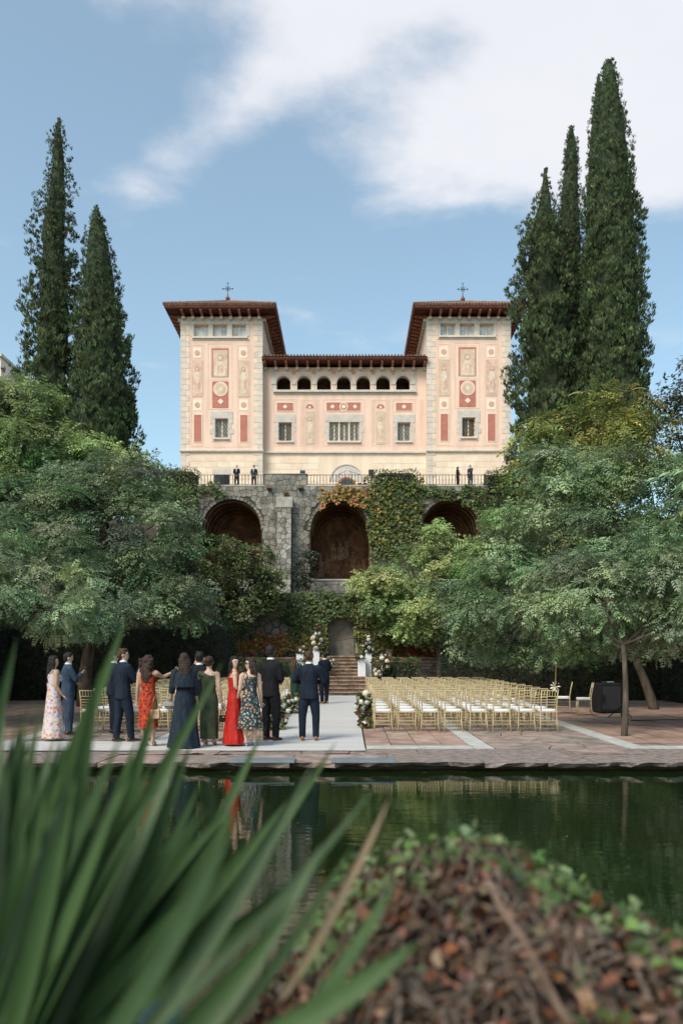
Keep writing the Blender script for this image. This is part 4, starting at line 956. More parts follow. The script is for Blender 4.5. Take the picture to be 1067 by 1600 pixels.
DARKG = [(.026, .040, .018), (.036, .054, .024), (.02, .032, .014)]
GREYG = [(.10, .12, .085), (.13, .15, .105), (.075, .092, .062)]
def lobe(px, py, rx, rz, Y, ry=None):
    k = Y/FPX; return (tuple(P(px, py, Y)), (rx*k, ry if ry else max(rx, rz)*k*.85, rz*k))
def tree(name, label, base, lobes, tmpl, size, cols, per_m2, per_clump, clump_r, r0=.22, mat=None, bark=None, group=None, inner=.35, droop=.25, stems=1, upb=.35):
    """tapered trunk, limbs to every lobe with side shoots, crown of leaf sprays"""
    root = empty(name, base, 0, label, 'tree', group); b = Vector(base); mb = MB(); 
    cen = Vector((0, 0, 0)); zmin = min(c[2]-r[2] for c, r in lobes)
    for c, r in lobes: cen += Vector(c)/len(lobes)
    fork = Vector((b.x*.75+cen.x*.25, b.y*.75+cen.y*.25, max(b.z+1.2, min(b.z+2.4, zmin+.3))))
    for s_ in range(stems):
        f2 = fork+Vector((random.uniform(-.5, .5), random.uniform(-.3, .3), random.uniform(-.2, .2)))*(s_ > 0)
        limb(mb, (random.uniform(-.1, .1)*s_, 0, -.15), f2-b, r0, r0*.62, .06, 6, 9)
    for c, r in lobes:
        tip = Vector(c)-b; pts = limb(mb, fork-b, tip, r0*.45, r0*.14, .14, 6, 6)
        for q in range(5):
            u = rnd_unit(1)[0]; a = pts[random.randint(3, 6)]; e = tip+Vector((u[0]*r[0]*.8, u[1]*r[1]*.8, abs(u[2])*r[2]*.75-.1*r[2])); limb(mb, a, e, r0*.13, .012, .12, 4, 4)
    mb.build('trunk', bark or m_bark, root, smooth=True)
    lo = [((c[0]-b.x, c[1]-b.y, c[2]-b.z), r) for c, r in lobes]
    foliage('crown', mat or m_lf, root, lo, per_m2, tmpl, size, per_clump, clump_r, cols, inner, droop, upb=upb)
    return root
G1 = 'feathery leaved trees round the plaza'
# left side
LB = lambda X, Y: (X, Y, gz(Y) if Y < 33.2 else float(hz(X, Y)))
tree('feathery_tree', 'blue green feathery tree leaning over the guests at the left edge', LB(-10.2, 20), [lobe(20, 930, 120, 75, 19), lobe(-80, 850, 120, 110, 19.5), lobe(125, 955, 85, 50, 19.5), lobe(-120, 960, 120, 60, 18.5), lobe(70, 880, 90, 60, 20.5)], FR6, .23, BLUEG, 1.5, 64, .52, .2, group=G1, droop=.3)
tree('feathery_tree', 'grey green feathery tree in the middle of the left grove', LB(-8.8, 26.5), [lobe(140, 830, 110, 85, 26), lobe(225, 830, 85, 100, 26), lobe(235, 915, 90, 75, 25.5), lobe(150, 760, 90, 55, 27), lobe(55, 800, 100, 80, 26), lobe(280, 960, 55, 48, 25), lobe(150, 940, 80, 60, 25)], FR5, .25, BLUEG+GREYG[:1], 1.1, 78, .62, .26, group=G1, droop=.3)
tree('feathery_tree', 'tall pale green feathery tree in front of the left cypresses', LB(-15.5, 35), [lobe(40, 690, 95, 75, 34), lobe(15, 630, 65, 50, 34), lobe(130, 735, 80, 55, 34), lobe(-60, 680, 100, 110, 34), lobe(60, 770, 100, 60, 34.5), lobe(205, 760, 45, 55, 33), lobe(55, 615, 35, 28, 34)], FR4, .32, MIDG+LIGHTG[:2], .80, 70, .72, .3, group=G1)
OL = 36.0
tree('small_leaved_tree', 'dark olive green round tree below the left niche', LB(PX(342, 35.7), 35.7), [lobe(340, 885, 64, 46, OL), lobe(392, 905, 44, 55, OL), lobe(292, 865, 46, 46, OL), lobe(365, 950, 66, 42, OL), lobe(272, 812, 24, 46, OL), lobe(428, 930, 16, 38, OL), lobe(310, 930, 60, 50, OL), lobe(400, 872, 28, 28, OL), lobe(340, 968, 50, 26, OL)], LEAF1, .165, OLIVE, 3.6, 84, .36, .17, m_lg, inner=.4, droop=.05)
tree('leafy_shrub_tree', 'pale dry leaved tree beyond the terrace, left of the villa', LB(-17.6, 66), [lobe(232, 728, 28, 26, 66), lobe(262, 742, 26, 16, 66), lobe(205, 740, 26, 34, 66)], LEAF1, .30, [(.17, .16, .085), (.14, .14, .075), (.20, .18, .10)], 1.8, 18, .6, .2, m_lg)
# right side
tree('feathery_tree', 'blue green feathery tree with a slim leaning trunk beside the paving', LB(PX(974, 16.9), 16.9), [lobe(955, 945, 105, 62, 18), lobe(860, 965, 75, 48, 18.5), lobe(1055, 915, 100, 80, 18), lobe(985, 880, 100, 60, 18.5), lobe(900, 900, 80, 52, 19), lobe(1110, 980, 90, 50, 17.5), lobe(905, 1000, 70, 30, 19.5), lobe(1010, 1000, 70, 28, 18.5)], FR6, .23, BLUEG, 2.1, 64, .52, .075, group=G1, droop=.3)
tree('feathery_tree', 'broad grey green feathery tree filling the right side of the garden', LB(9.6, 25), [lobe(872, 815, 100, 76, 25), lobe(960, 775, 110, 80, 25), lobe(770, 920, 75, 62, 25), lobe(1050, 800, 95, 100, 25), lobe(880, 735, 75, 45, 26), lobe(800, 860, 80, 62, 25.5), lobe(930, 860, 110, 70, 24.5), lobe(745, 965, 50, 42, 25), lobe(1130, 860, 100, 110, 25), lobe(770, 1005, 62, 34, 26), lobe(860, 1010, 80, 32, 26), lobe(960, 1000, 80, 36, 26)], FR5, .25, BLUEG+MIDG[:1], 1.1, 78, .62, .17, group=G1, droop=.3)
tree('feathery_tree', 'bright light green feathery tree right of the steps', LB(4.0, 35.4), [lobe(635, 895, 62, 52, 35.8), lobe(600, 938, 46, 42, 36.2, .8), lobe(690, 895, 62, 45, 35.8), lobe(690, 955, 80, 45, 35.6), lobe(575, 905, 28, 28, 36.4, .8), lobe(738, 872, 48, 36, 36), lobe(668, 982, 50, 26, 35.8), lobe(684, 838, 16, 26, 36), lobe(800, 822, 45, 38, 36.5), lobe(628, 985, 24, 18, 36.4, .6)], FR4, .29, LIGHTG+MIDG[:2], 1.35, 66, .55, .2, group=G1)
tree('broad_leaved_tree', 'yellow green open tree in front of the right cypresses', LB(15.0, 42), [lobe(905, 672, 80, 42, 42), lobe(965, 645, 55, 36, 42), lobe(838, 690, 40, 30, 42), lobe(1000, 680, 50, 40, 42), lobe(925, 636, 30, 25, 42), lobe(890, 740, 100, 45, 42)], frond(5, .30, .12, .5), .85, YELG, .70, 14, .75, .2)
tree('evergreen_tree', 'dark grey green evergreen at the right edge behind the garden', LB(27, 62), [lobe(1048, 640, 30, 48, 60), lobe(1070, 690, 55, 80, 60), lobe(1030, 700, 30, 50, 60), lobe(1085, 610, 35, 55, 60)], LEAF1, .36, GREYG, 1.5, 18, .7, .3, m_lg)
tree('wiry_shrub_tree', 'dark wiry evergreen bush spilling over the right end of the arcade', LB(11.5, 60.5), [lobe(775, 772, 28, 26, 61), lobe(800, 750, 32, 34, 62), lobe(760, 764, 14, 12, 61), lobe(795, 800, 45, 40, 60), lobe(830, 780, 40, 60, 61)], LEAF1, .26, OLIVE[:3]+DARKG[:1], 1.8, 15, .55, .12, m_lg)
tree('dark_shrub', 'dark upright shrub growing beside the stone buttress', LB(PX(477, 61.2), 61.2), [lobe(477, 890, 20, 30, 61), lobe(470, 908, 16, 22, 61), lobe(487, 873, 12, 16, 61)], LEAF1, .26, GREYG+DARKG, 3.2, 16, .35, .08, m_lg)
# left grove goes on out of view; unseen right tree added to darken paving
for i, (X, Y, h) in enumerate(((-19.5, 14.5, 13), (-19.5, 22, 14), (15.6, 19.5, 10))):
    lb = [((X+dx, Y+dy, h*.62+dz_), (rr, rr, rr*.95)) for dx, dy, dz_, rr in ((0, 0, 3.2, 3.6), (2.9, .5, 0, 3.4), (-2.9, 1, .4, 3.4), (.5, 2.9, -1.6, 3.4), (0, -2.9, -1.2, 3.4))]
    tree('feathery_tree', ['feathery tree of the left grove, beyond the picture edge beside the pool', 'feathery tree of the left grove, beyond the picture edge beside the chairs', 'unseen feathery tree beyond the right picture edge, added to darken the paving', 'unseen feathery tree beyond the right picture edge, added in front of the hedge'][i], (X, Y, 0 if Y < 33 else 1), lb, FR4, .70, BLUEG, .4, 24, 1.0, .28, group=G1)
def cypress(label, px, pt, pb, Y, prof, cols, dens=9.0, gap=0.0, twin=None):
    """prof: (photo row, half width in px, centre shift in px)"""
    X = PX(px, Y); zb, zt = PZ(pb, Y), PZ(pt, Y); g = float(hz(X, Y)); k = Y/FPX
    root = empty('cypress_tree', (X, Y, g), 0, label, 'tree', 'tall cypresses')
    mb = MB(); mb.tube([(0, 0, -.2), (0, 0, (zt-g)*.4), (0, 0, (zt-g)*.9)], [.42, .26, .05], 8)
    zs = np.array([PZ(a[0], Y)-g for a in prof][::-1]); rs = np.array([a[1]*k for a in prof][::-1]); cs_ = np.array([a[2]*k for a in prof][::-1])
    n = int(dens*2*math.pi*float(np.sum((rs[1:]+rs[:-1])*np.diff(zs))/2)); z = rng.uniform(zs[0], zs[-1], n*3); r = np.interp(z, zs, rs)
    keep = rng.random(n*3) < r/rs.max(); z, r = z[keep][:n], r[keep][:n]; n = len(z)
    th = rng.uniform(0, 2*math.pi, n); rg = 1+2.2*gap; lump = .95+.08*gap+rg*(.09*np.sin(th*3+z*1.3+px)+.08*np.sin(th*5-z*2.1)+.07*np.sin(z*3.7+th))
    rad = r*lump*np.where(rng.random(n) < .36, rng.uniform(.3, .8, n), rng.uniform(.82, 1.05, n))
    if gap:
        hole = np.sin(z*1.1+th*2+px*.1)+np.sin(z*2.3-th*3)*.7; kk = hole < 1.45-gap; z, r, th, rad = z[kk], r[kk], th[kk], rad[kk]; n = len(z)
    c = np.stack([rad*np.cos(th)+np.interp(z, zs, cs_), rad*np.sin(th), z], 1); out = np.stack([np.cos(th), np.sin(th), np.zeros(n)], 1)
    pc = 13; b = np.repeat(c, pc, 0); o = np.repeat(out, pc, 0); N_ = n*pc; sz = np.repeat(np.clip(r*.13, .12, .21), pc)
    u = rnd_unit(N_); pos = b+u*sz[:, None]*np.array([.55, .55, .8])*rng.random((N_, 1))
    d = unit(u*.6+o*.35+np.array([0, 0, 1.2])); up = unit(o+rng.normal(0, .5, (N_, 3)))
    col = np.clip(np.repeat(pal(cols, n, .25), pc, 0)*(1+rng.normal(0, .15, (N_, 1))), .003, 1)
    V, F, Cc = scatter(NEEDLE[0], NEEDLE[1], pos, d, up, sz*1.05*rng.uniform(.7, 1.3, N_), col)
    tag(npmesh('crown', V, F, m_cy, Cc, root))
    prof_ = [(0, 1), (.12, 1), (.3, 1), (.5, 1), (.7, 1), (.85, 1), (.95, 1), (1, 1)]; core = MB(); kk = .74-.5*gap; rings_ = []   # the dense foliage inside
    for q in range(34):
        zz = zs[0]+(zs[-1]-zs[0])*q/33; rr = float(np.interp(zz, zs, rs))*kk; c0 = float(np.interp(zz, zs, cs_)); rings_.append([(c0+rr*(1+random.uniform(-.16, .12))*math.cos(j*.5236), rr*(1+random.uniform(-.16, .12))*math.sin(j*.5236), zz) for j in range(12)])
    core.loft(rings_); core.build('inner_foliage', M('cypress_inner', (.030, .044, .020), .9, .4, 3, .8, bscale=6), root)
    for q in range(40):
        zz = random.uniform(zs[0], zs[-1]*.95); rr = float(np.interp(zz, zs, rs)); a = random.uniform(0, 6.28); limb(mb, (0, 0, zz-rr*.9), (rr*.8*math.cos(a), rr*.8*math.sin(a), zz+rr*.4), .05, .012, .1, 3, 4)
    mb.build('trunk', m_bark, root)
CYP = [(.065, .090, .040), (.085, .110, .048), (.048, .068, .030), (.10, .125, .058)]; CYP2 = [(.075, .105, .046), (.095, .13, .056), (.055, .08, .035)]
cypress('tall loose cypress with gaps, the taller of the left pair', 88, 188, 790, 46, [(186, 2, 4), (215, 13, 4), (260, 18, 4), (310, 26, 2), (370, 34, -6), (430, 36, -2), (500, 42, -4), (580, 46, -6), (680, 50, -4), (790, 48, 0)], CYP, 25.0, .5)
cypress('dense broad cypress, the shorter of the left pair', 160, 325, 800, 44, [(323, 2, -8), (345, 12, -8), (400, 25, -6), (480, 37, -4), (560, 45, 0), (640, 50, 4), (720, 52, 4), (800, 50, 4)], CYP2, 29)
cypress('ragged spreading cypress nearest the villa on the right', 862, 265, 780, 47, [(263, 3, -11), (300, 10, -10), (340, 24, -12), (370, 40, -10), (430, 46, -10), (520, 54, -4), (600, 60, -2), (700, 60, 0), (780, 55, 0)], CYP, 27, .3)
cypress('slim cypress standing between the two broad right cypresses', 890, 198, 760, 49, [(196, 2, 2), (225, 10, 2), (300, 17, 0), (400, 22, 0), (520, 26, 0), (760, 28, 0)], CYP, 29)
cypress('tallest cypress, dense and broad, at the far right', 956, 97, 780, 45, [(95, 6, -5), (120, 14, -5), (180, 24, -3), (260, 34, -2), (350, 43, 0), (450, 49, 2), (560, 52, 3), (650, 52, 4), (780, 48, 4)], CYP2, 29)
cypress('narrow cypress tip rising against the tallest one', 931, 121, 600, 45.6, [(119, 2, 3), (150, 7, 2), (220, 13, 0), (320, 20, 0), (450, 24, 0), (600, 24, 0)], CYP2, 29)

# ---- clipped hedges, dark under the trees
def hedge(name, label, x0, x1, y0, y1, z0, z1, cols, size=.11, dens=95, group=None, cat='hedge', rnd=.25):
    root = empty(name, ((x0+x1)/2, (y0+y1)/2, z0), 0, label, cat, group); hx, hy, h = (x1-x0)/2, (y1-y0)/2, z1-z0; c = .12
    MB().cham(-hx+c, hx-c, -hy+c, hy-c, -.1, h-c, .2).build('hedge_core', M('hedge_core_dark', (.022, .022, .014), .95, .4, 5, .4), root)  # added solid dark core, keeps the leaf shell from being see-through
    A = [2*hx*2*hy, 2*hx*h, 2*hx*h*.3, 2*hy*h, 2*hy*h]; n = [int(a*dens) for a in A]; P_, D_ = [], []
    for k, m in enumerate(n):
        a, b = rng.uniform(-1, 1, m), rng.uniform(-1, 1, m); z = (b+1)/2*h; o = np.ones(m)
        if k == 0: P_.append(np.stack([a*hx, b*hy, h*o], 1)); D_.append([[0, 0, 1.]]*m)
        elif k == 1: P_.append(np.stack([a*hx, -hy*o, z], 1)); D_.append([[0, -1., .25]]*m)
        elif k == 2: P_.append(np.stack([a*hx, hy*o, z], 1)); D_.append([[0, 1., .25]]*m)
        else: s_ = -1 if k == 3 else 1; P_.append(np.stack([s_*hx*o, a*hy, z], 1)); D_.append([[s_, 0, .25]]*m)
    D_ = [np.array(d).reshape(-1, 3) for d in D_]; p = np.concatenate(P_); d0 = np.concatenate(D_)
    p = p+d0*(np.sin(p[:, :1]*2.3+p[:, 2:]*3)*.06+rng.normal(0, .05, (len(p), 1)))
    rr = np.clip((np.abs(p[:, 0])/hx)**8*.0+np.clip((p[:, 2]-h+rnd)/max(rnd, .01), 0, 1), 0, 1)[:, None]
    d = unit(d0+rng.normal(0, .8, (len(p), 3))); up = unit(d0+rng.normal(0, .4, (len(p), 3)))
    V, F, Cc = scatter(*LEAF1, p, d, up, size*rng.uniform(.7, 1.4, len(p)), pal(cols, len(p), .25)); npmesh('foliage', V, F, m_hd, Cc, root)
    return root
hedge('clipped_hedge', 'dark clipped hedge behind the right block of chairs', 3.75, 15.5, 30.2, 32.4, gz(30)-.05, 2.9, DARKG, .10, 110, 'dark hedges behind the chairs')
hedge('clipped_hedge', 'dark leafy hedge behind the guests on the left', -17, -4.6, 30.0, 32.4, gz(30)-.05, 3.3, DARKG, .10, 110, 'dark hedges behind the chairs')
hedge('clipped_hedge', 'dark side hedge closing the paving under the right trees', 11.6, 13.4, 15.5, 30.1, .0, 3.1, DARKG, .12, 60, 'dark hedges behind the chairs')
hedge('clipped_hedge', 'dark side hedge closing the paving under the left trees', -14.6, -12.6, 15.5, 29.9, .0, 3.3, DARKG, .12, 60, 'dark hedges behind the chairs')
hedge('low_hedge', 'low soft green hedge right of the white plinths', PX(586, 34.6), PX(652, 34.6), 34.1, 35.6, .6, PZ(1030, 34.6), [(.065, .10, .035), (.085, .125, .045), (.05, .08, .03)], .09, 200)
hedge('low_hedge', 'low soft green hedge left of the steps behind the guests', PX(380, 34.6), PX(480, 34.6), 34.2, 35.6, .6, PZ(1034, 34.6), [(.055, .09, .03), (.075, .115, .04), (.045, .07, .026)], .09, 200)
hedge('terrace_hedge', 'clipped green ivy hedge at the left end of the terrace', PX(247, 63.3), PX(309, 63.3), 62.6, 63.9, TZ-.6, PZ(736, 63.3), MIDG[2:3]+OLIVE, .16, 60, 'green hedges on the terrace edge')
hedge('terrace_hedge', 'clipped green hedge on the terrace between the two right railings', PX(586, 63.3), PX(650, 63.3), 62.7, 63.8, TZ-.4, PZ(738, 63.3), OLIVE+[(.14, .15, .05)], .16, 60, 'green hedges on the terrace edge')
hedge('terrace_hedge', 'dark hedge at the right end of the terrace', PX(759, 63.3), PX(830, 63.3), 62.7, 63.9, TZ-.6, PZ(740, 63.3), OLIVE[2:]+DARKG, .16, 60, 'green hedges on the terrace edge')

# ---- ivy on the walls: leaf colours turn from green to orange and red in patches
def ivy(name, label, Y, regions, dens, size, parent=None, avoid=None, thick=.28):
    root = empty(name, (0, Y, 0), 0, label, 'ivy'); P_, C_ = [], []
    for (a, b, t, u, cols, edge) in regions:
        x0, x1, z0, z1 = PX(a, Y), PX(b, Y), PZ(u, Y), PZ(t, Y); n = int((x1-x0)*(z1-z0)*dens)
        s, q = rng.uniform(0, 1, n), rng.uniform(0, 1, n); x, z = x0+s*(x1-x0), z0+q*(z1-z0)
        e = np.minimum(np.minimum(s*(x1-x0), (1-s)*(x1-x0)), np.minimum(q*(z1-z0), (1-q)*(z1-z0)))
        nse = .5+.35*np.sin(x*1.9+z*2.7)+.25*np.sin(x*4.3-z*3.1+1)+.2*np.sin(z*7+x*5.5); k = nse*edge < e+.12*edge
        if avoid: k &= ~avoid(x, z)
        m = k.sum(); P_.append(np.stack([x[k], -rng.random(m)**1.5*thick-.04-.10*np.sin(x[k]*3+z[k]*4)**2, z[k]], 1)); C_.append(pal(cols, m, .22))
    p, c = np.concatenate(P_), np.concatenate(C_); n = len(p)
    d = unit(np.stack([rng.normal(0, .8, n), rng.normal(-.5, .3, n), rng.normal(-.7, .4, n)], 1)); up = unit(np.stack([rng.normal(0, .35, n), -np.ones(n), np.full(n, .6)+rng.normal(0, .3, n)], 1))
    V, F, Cc = scatter(*LEAF5, p, d, up, size*rng.uniform(.6, 1.3, n), c); npmesh('leaves', V, F, m_iv, Cc, root)
    mb = MB()
    for q in range(26):
        s0 = p[rng.integers(0, n)]; s1 = p[rng.integers(0, n)]
        if abs(s0[0]-s1[0]) < 2.2: limb(mb, (s0[0], -.03, s0[2]), (s1[0], -.03, s1[2]), .018, .008, .1, 5, 4)
    if mb.v: mb.build('stems', m_bark, root)
    return root
GI = [(.075, .115, .03), (.10, .14, .038), (.055, .085, .024), (.125, .155, .05)]; OI = [(.42, .16, .055), (.50, .24, .08), (.34, .125, .05), (.28, .21, .065), (.46, .30, .11)]; RI = [(.44, .07, .035), (.35, .055, .035), (.50, .12, .05)]; YI = [(.24, .21, .05), (.18, .18, .045), (.30, .20, .06)]
def av_arch(x, z):
    bad = np.zeros(len(x), bool)
    for i, (cx, r, ct) in enumerate(arches):
        rr = r+.05; c0 = ct-r+7.0
        bad |= np.where(z > c0, np.hypot(x-cx, z-c0) < rr-.15*np.sin(x*5)-.1, np.abs(x-cx) < rr)
    return bad
ivy('wall_ivy', 'ivy turning orange to green over the arcade and parapet right of the buttress', AY-.08, [(498, 592, 757, 800, OI+YI, .5), (565, 665, 745, 880, GI+YI[:1], .6), (575, 610, 765, 860, YI+GI[:2], .5), (640, 770, 757, 782, GI, .5), (700, 790, 770, 860, GI+OLIVE, .6), (500, 530, 790, 806, OI, .3)], 95, .23, None, av_arch)
ivy('wall_ivy', 'dark green ivy trailing from the left end of the terrace', AY-.08, [(245, 345, 752, 776, GI, .5), (246, 312, 760, 830, GI+OLIVE, .7), (330, 352, 765, 782, GI, .3)], 95, .23, None, av_arch)
def av_niche(x, z): return (np.abs(x-ncx) < nr+.02) & (z < ntop-nr+np.sqrt(np.maximum(nr**2-(x-ncx)**2, 0))-.08)
ivy('wall_ivy', 'green and yellow ivy curtain over the lower wall round the arched niche', WY-.06, [(438, 620, 922, 975, GI, .25), (452, 518, 960, 1012, GI+YI[:1], .25), (548, 640, 935, 1024, GI+YI, .25), (470, 516, 985, 1024, YI+GI+OI[:1], .25), (600, 700, 930, 1000, GI, .3)], 330, .12, None, av_niche, .22)
ivy('red_ivy', 'orange red creeper on the stone wall behind the guests', WY-.08, [(352, 376, 982, 1012, OI+RI[:1], .25), (368, 398, 998, 1012, OI, .2), (350, 400, 1004, 1024, OI+RI[:1], .25), (395, 452, 982, 1024, OI+RI[:1]+YI[:1], .3), (430, 488, 992, 1026, OI+YI, .3)], 330, .12, None, av_niche, .2)
ivy('red_ivy', 'bright red creeper above the low wall right of the steps', WY-.10, [(612, 700, 990, 1026, RI+OI[:2]+GI[:1], .3), (640, 692, 1005, 1026, RI, .2)], 330, .12, None, av_niche, .2)

# ------------------------------------------------------------------ chairs
m_gold = M('gold_lacquer', (.48, .375, .215), .42, .12, 9, spec=.4, metal=.0); m_cush = M('white_cushion', (.72, .72, .75), .85, .04, 6)
def make_chair():
    root = bpy.data.objects.new('banquet_chair', None); C.objects.link(root); root.empty_display_size = .1
    for s_ in (-1, 1):
        MB().tube([(s_*.205, -.215, 0), (s_*.185, -.175, .22), (s_*.18, -.165, .45), (s_*.182, -.20, .70), (s_*.19, -.245, .925)], [.012, .015, .016, .014, .012], 6).build('leg', m_gold, root, smooth=True)
        MB().tube([(s_*.195, .20, 0), (s_*.185, .19, .22), (s_*.18, .185, .44)], [.012, .015, .016], 6).build('leg', m_gold, root, smooth=True)
    MB().cham(-.20, .20, -.19, .21, .43, .455, .008).build('seat', m_gold, root)
    m_ = MB(); m_.ring_stack([(.456, .19, .19), (.462, .20, .20), (.485, .203, .203), (.500, .19, .19), (.504, .12, .12)], 16)
    m_.v = [(max(-.195, min(.195, x*1.25)), max(-.175, min(.205, y*1.25+.015)), z) for x, y, z in m_.v]; m_.build('cushion', m_cush, root, smooth=True)
    b = MB(); yy = lambda z: -.165-(z-.45)*.17
    b.tube([(-.19, yy(.915), .915), (.19, yy(.915), .915)], .012, 6); b.tube([(-.185, yy(.785), .785), (.185, yy(.785), .785)], .010, 5)
    for z in (.715, .655, .595): b.tube([(-.182, yy(z), z), (.182, yy(z), z)], .0085, 5)
    for i in range(5): x = -.125+.0625*i; b.tube([(x, yy(.785), .785), (x, yy(.915), .915)], .008, 5)
    b.build('backrest', m_gold, root)
    st_ = MB()
    for z in (.17, .24): st_.tube([(-.193, -.205+z*.1, z), (.193, -.205+z*.1, z)], .008, 5); st_.tube([(-.19, .195, z), (.19, .195, z)], .008, 5)
    for s_ in (-1, 1): st_.tube([(s_*.195, -.19, .20), (s_*.19, .195, .20)], .008, 5)
    st_.build('stretcher', m_gold, root)
    return root
proto = make_chair(); first = True
def chair(X, Y, rz, label, z=None, group='gold chairs set out for the ceremony'):
    global first
    o = proto if first else copy_tree(proto); first = False
    o.location = (X, Y, (gz(Y) if z is None else z)+.004); o.rotation_euler = (0, 0, rz); tag(o, label, 'chair', group)
    return o
for side in (1, -1):
    for r_ in range(12):
        for c_ in range(8):
            Y = 17.9+r_*.89+random.uniform(-.05, .05); X = (.77+c_*.524) if side > 0 else (-2.08-c_*.524); X += random.uniform(-.03, .03)
            if side < 0 and r_ >= 10 and c_ == 0: pass
            chair(X, Y, random.gauss(0, .07), f"gold chair with white cushion, {ORD[r_]} row from the pool, {ORD[c_]} seat {'right' if side > 0 else 'left'} of the aisle")
chair(PX(880, 23.2), 23.2, R(75), 'gold chair standing alone in the shade right of the rows'); chair(PX(912, 22.6), 22.6, R(80), 'gold chair in deep shade next to the black cabinet')

# ------------------------------------------------------------------ flowers and plinths
m_white = M('white_plinth', (.74, .74, .745), .6, .03, 2); m_wf = M('white_petal', (.78, .76, .70), .8, .08, 30, .5, bscale=60); m_cf = M('cream_petal', (.74, .66, .50), .8, .1, 30, .5, bscale=60); m_bf = M('blush_petal', (.68, .54, .48), .8, .12, 30, .5, bscale=60); m_rf = M('burgundy_petal', (.14, .02, .025), .7, .2, 30, .5, bscale=60)
def blossom_mesh(mat, k):
    random.seed(40+k); m_ = MB()
    for lay, (rr, zz, n, op) in enumerate(((.30, .55, 5, .25), (.62, .38, 7, .55), (.92, .12, 9, .95))):
        for i in range(n):
            a = 2*math.pi*(i+lay*.4)/n+random.uniform(-.1, .1); ca, sa = math.cos(a), math.sin(a); wd = rr*1.9*math.pi/n*.62
            def q(r, t, z): return (ca*r-sa*t, sa*r+ca*t, z)
            m_.add([q(rr*.25, -wd*.3, -.2), q(rr*.25, wd*.3, -.2), q(rr, wd*.6, zz), q(rr*1.02, -wd*.6, zz), q(rr*.92, 0, zz+.32*(1-op)+.08)], [(0, 1, 2, 4), (0, 4, 3, 3)] if False else [(0, 1, 2), (0, 2, 4), (0, 4, 3)])
    m_.ball((0, 0, .12), (.72, .72, .55), 8, 6, .06)
    return m_.mesh('blossom', mat, True)
BL = [blossom_mesh(m, i) for i, m in enumerate((m_wf, m_cf, m_bf, m_rf))]
random.seed(11)
m_gl = LEAF('bouquet_leaf', .5, .2)
def bouquet(label, pts, n, rb=(.06, .10), w=(6, 3, 1, 1.6), spread=.12, leaves=160, lsz=.11, cat='flowers', group='white flower arrangements'):
    """blossoms along a path of points, with foliage between them"""
    b = Vector(pts[0]); root = empty('flower_arrangement', b, 0, label, cat, group); P_ = [Vector(p)-b for p in pts]; used = []
    for i in range(n):
        t = random.random()*(len(P_)-1); k = int(t); c = P_[k].lerp(P_[min(k+1, len(P_)-1)], t-k)
        d = Vector(rnd_unit(1)[0]); d.y = -abs(d.y) if random.random() < .75 else d.y
        me = random.choices(BL, w)[0]; rr = random.uniform(*rb)*(.6 if me == BL[3] else 1); p = c+d*spread*random.uniform(.5, 1.1); p.z = max(p.z, rr*.8)
        if any((p-u[0]).length < (rr+u[1])*.75 for u in used): continue
        used.append((p, rr)); o = link('blossom', me, root, p); o.scale = (rr,)*3; q = (d+Vector((0, -.6, .3))).normalized().to_track_quat('Z', 'Y'); o.rotation_euler = q.to_euler()
    n = leaves; t = rng.random(n)*(len(P_)-1); k = t.astype(int); A = np.array([tuple(p) for p in P_]); B = A[np.minimum(k+1, len(A)-1)]; c = A[k]+(B-A[k])*(t-k)[:, None]
    u = rnd_unit(n); p = c+u*spread*1.1*rng.random((n, 1))**.4; p[:, 2] = np.maximum(p[:, 2], .02)
    V, F, Cc = scatter(*LEAF5, p, unit(u+np.array([0, 0, .3])), rnd_unit(n), lsz*rng.uniform(.6, 1.3, n), pal([(.06, .09, .03), (.10, .13, .04), (.16, .18, .06), (.10, .025, .025)], n, .2)); npmesh('leaves', V, F, m_gl, Cc, root)
    return root
def plinth(label, px0, px1, pt, pb, Y, zb):
    x0, x1, zt = PX(px0, Y), PX(px1, Y), PZ(pt, Y); w_ = (x1-x0)/2
    e = empty('plinth', ((x0+x1)/2, Y+w_, zb), 0, label, 'plinth', 'white plinths'); h = zt-zb
    MB().box(-w_, w_, -w_, w_, .02, h-.02).build('shaft', m_white, e); MB().cham(-w_-.008, w_+.008, -w_-.008, w_+.008, h-.02, h, .006).build('top', m_white, e); MB().box(-w_-.006, w_+.006, -w_-.006, w_+.006, 0, .02).build('foot', m_white, e)
    return Vector(((x0+x1)/2, Y+w_, zt))
lz = LANDZ
a = plinth('shorter white plinth right of the steps', 559, 571, 1029.5, 1057, 34.9, lz); b = plinth('taller white plinth right of the steps', 570.5, 580.5, 1021, 1057, 35.35, lz)
c_ = plinth('white plinth left of the steps with pale roses', 463, 474, 1022, 1058, 35.3, lz); d_ = plinth('white plinth partly hidden behind the man on the carpet', 489, 499, 1016, 1058, 35.3, lz)
bouquet('tall white and burgundy flowers on the taller right plinth', [b, b+Vector((-.05, -.05, .35)), b+Vector((.08, -.02, .75))], 34, (.07, .13), (8, 3, .2, 2.2), .22, 260)
bouquet('burgundy spray with a white hydrangea spilling down the shorter right plinth', [a, a+Vector((-.05, -.12, .15)), a+Vector((-.1, -.2, -.35))], 10, (.06, .12), (5, 2, 0, 5), .14, 110)
bouquet('cloud of white blooms on the left plinth', [c_, c_+Vector((.05, -.05, .25))], 16, (.08, .13), (7, 3, .5, .6), .18, 120)
bouquet('large white and blush flower column left of the steps', [d_, d_+Vector((.0, -.05, .3)), d_+Vector((.1, -.05, .75))], 40, (.08, .15), (8, 3, .5, .8), .26, 200)
bouquet('white hydrangeas beside the man in navy at the steps', [P(514, 1046, 35.0), P(516, 1032, 35.0)], 14, (.08, .13), (7, 3, 1, .4), .18, 100)
g0 = P(590, 1050, 34.0); g0.z = lz
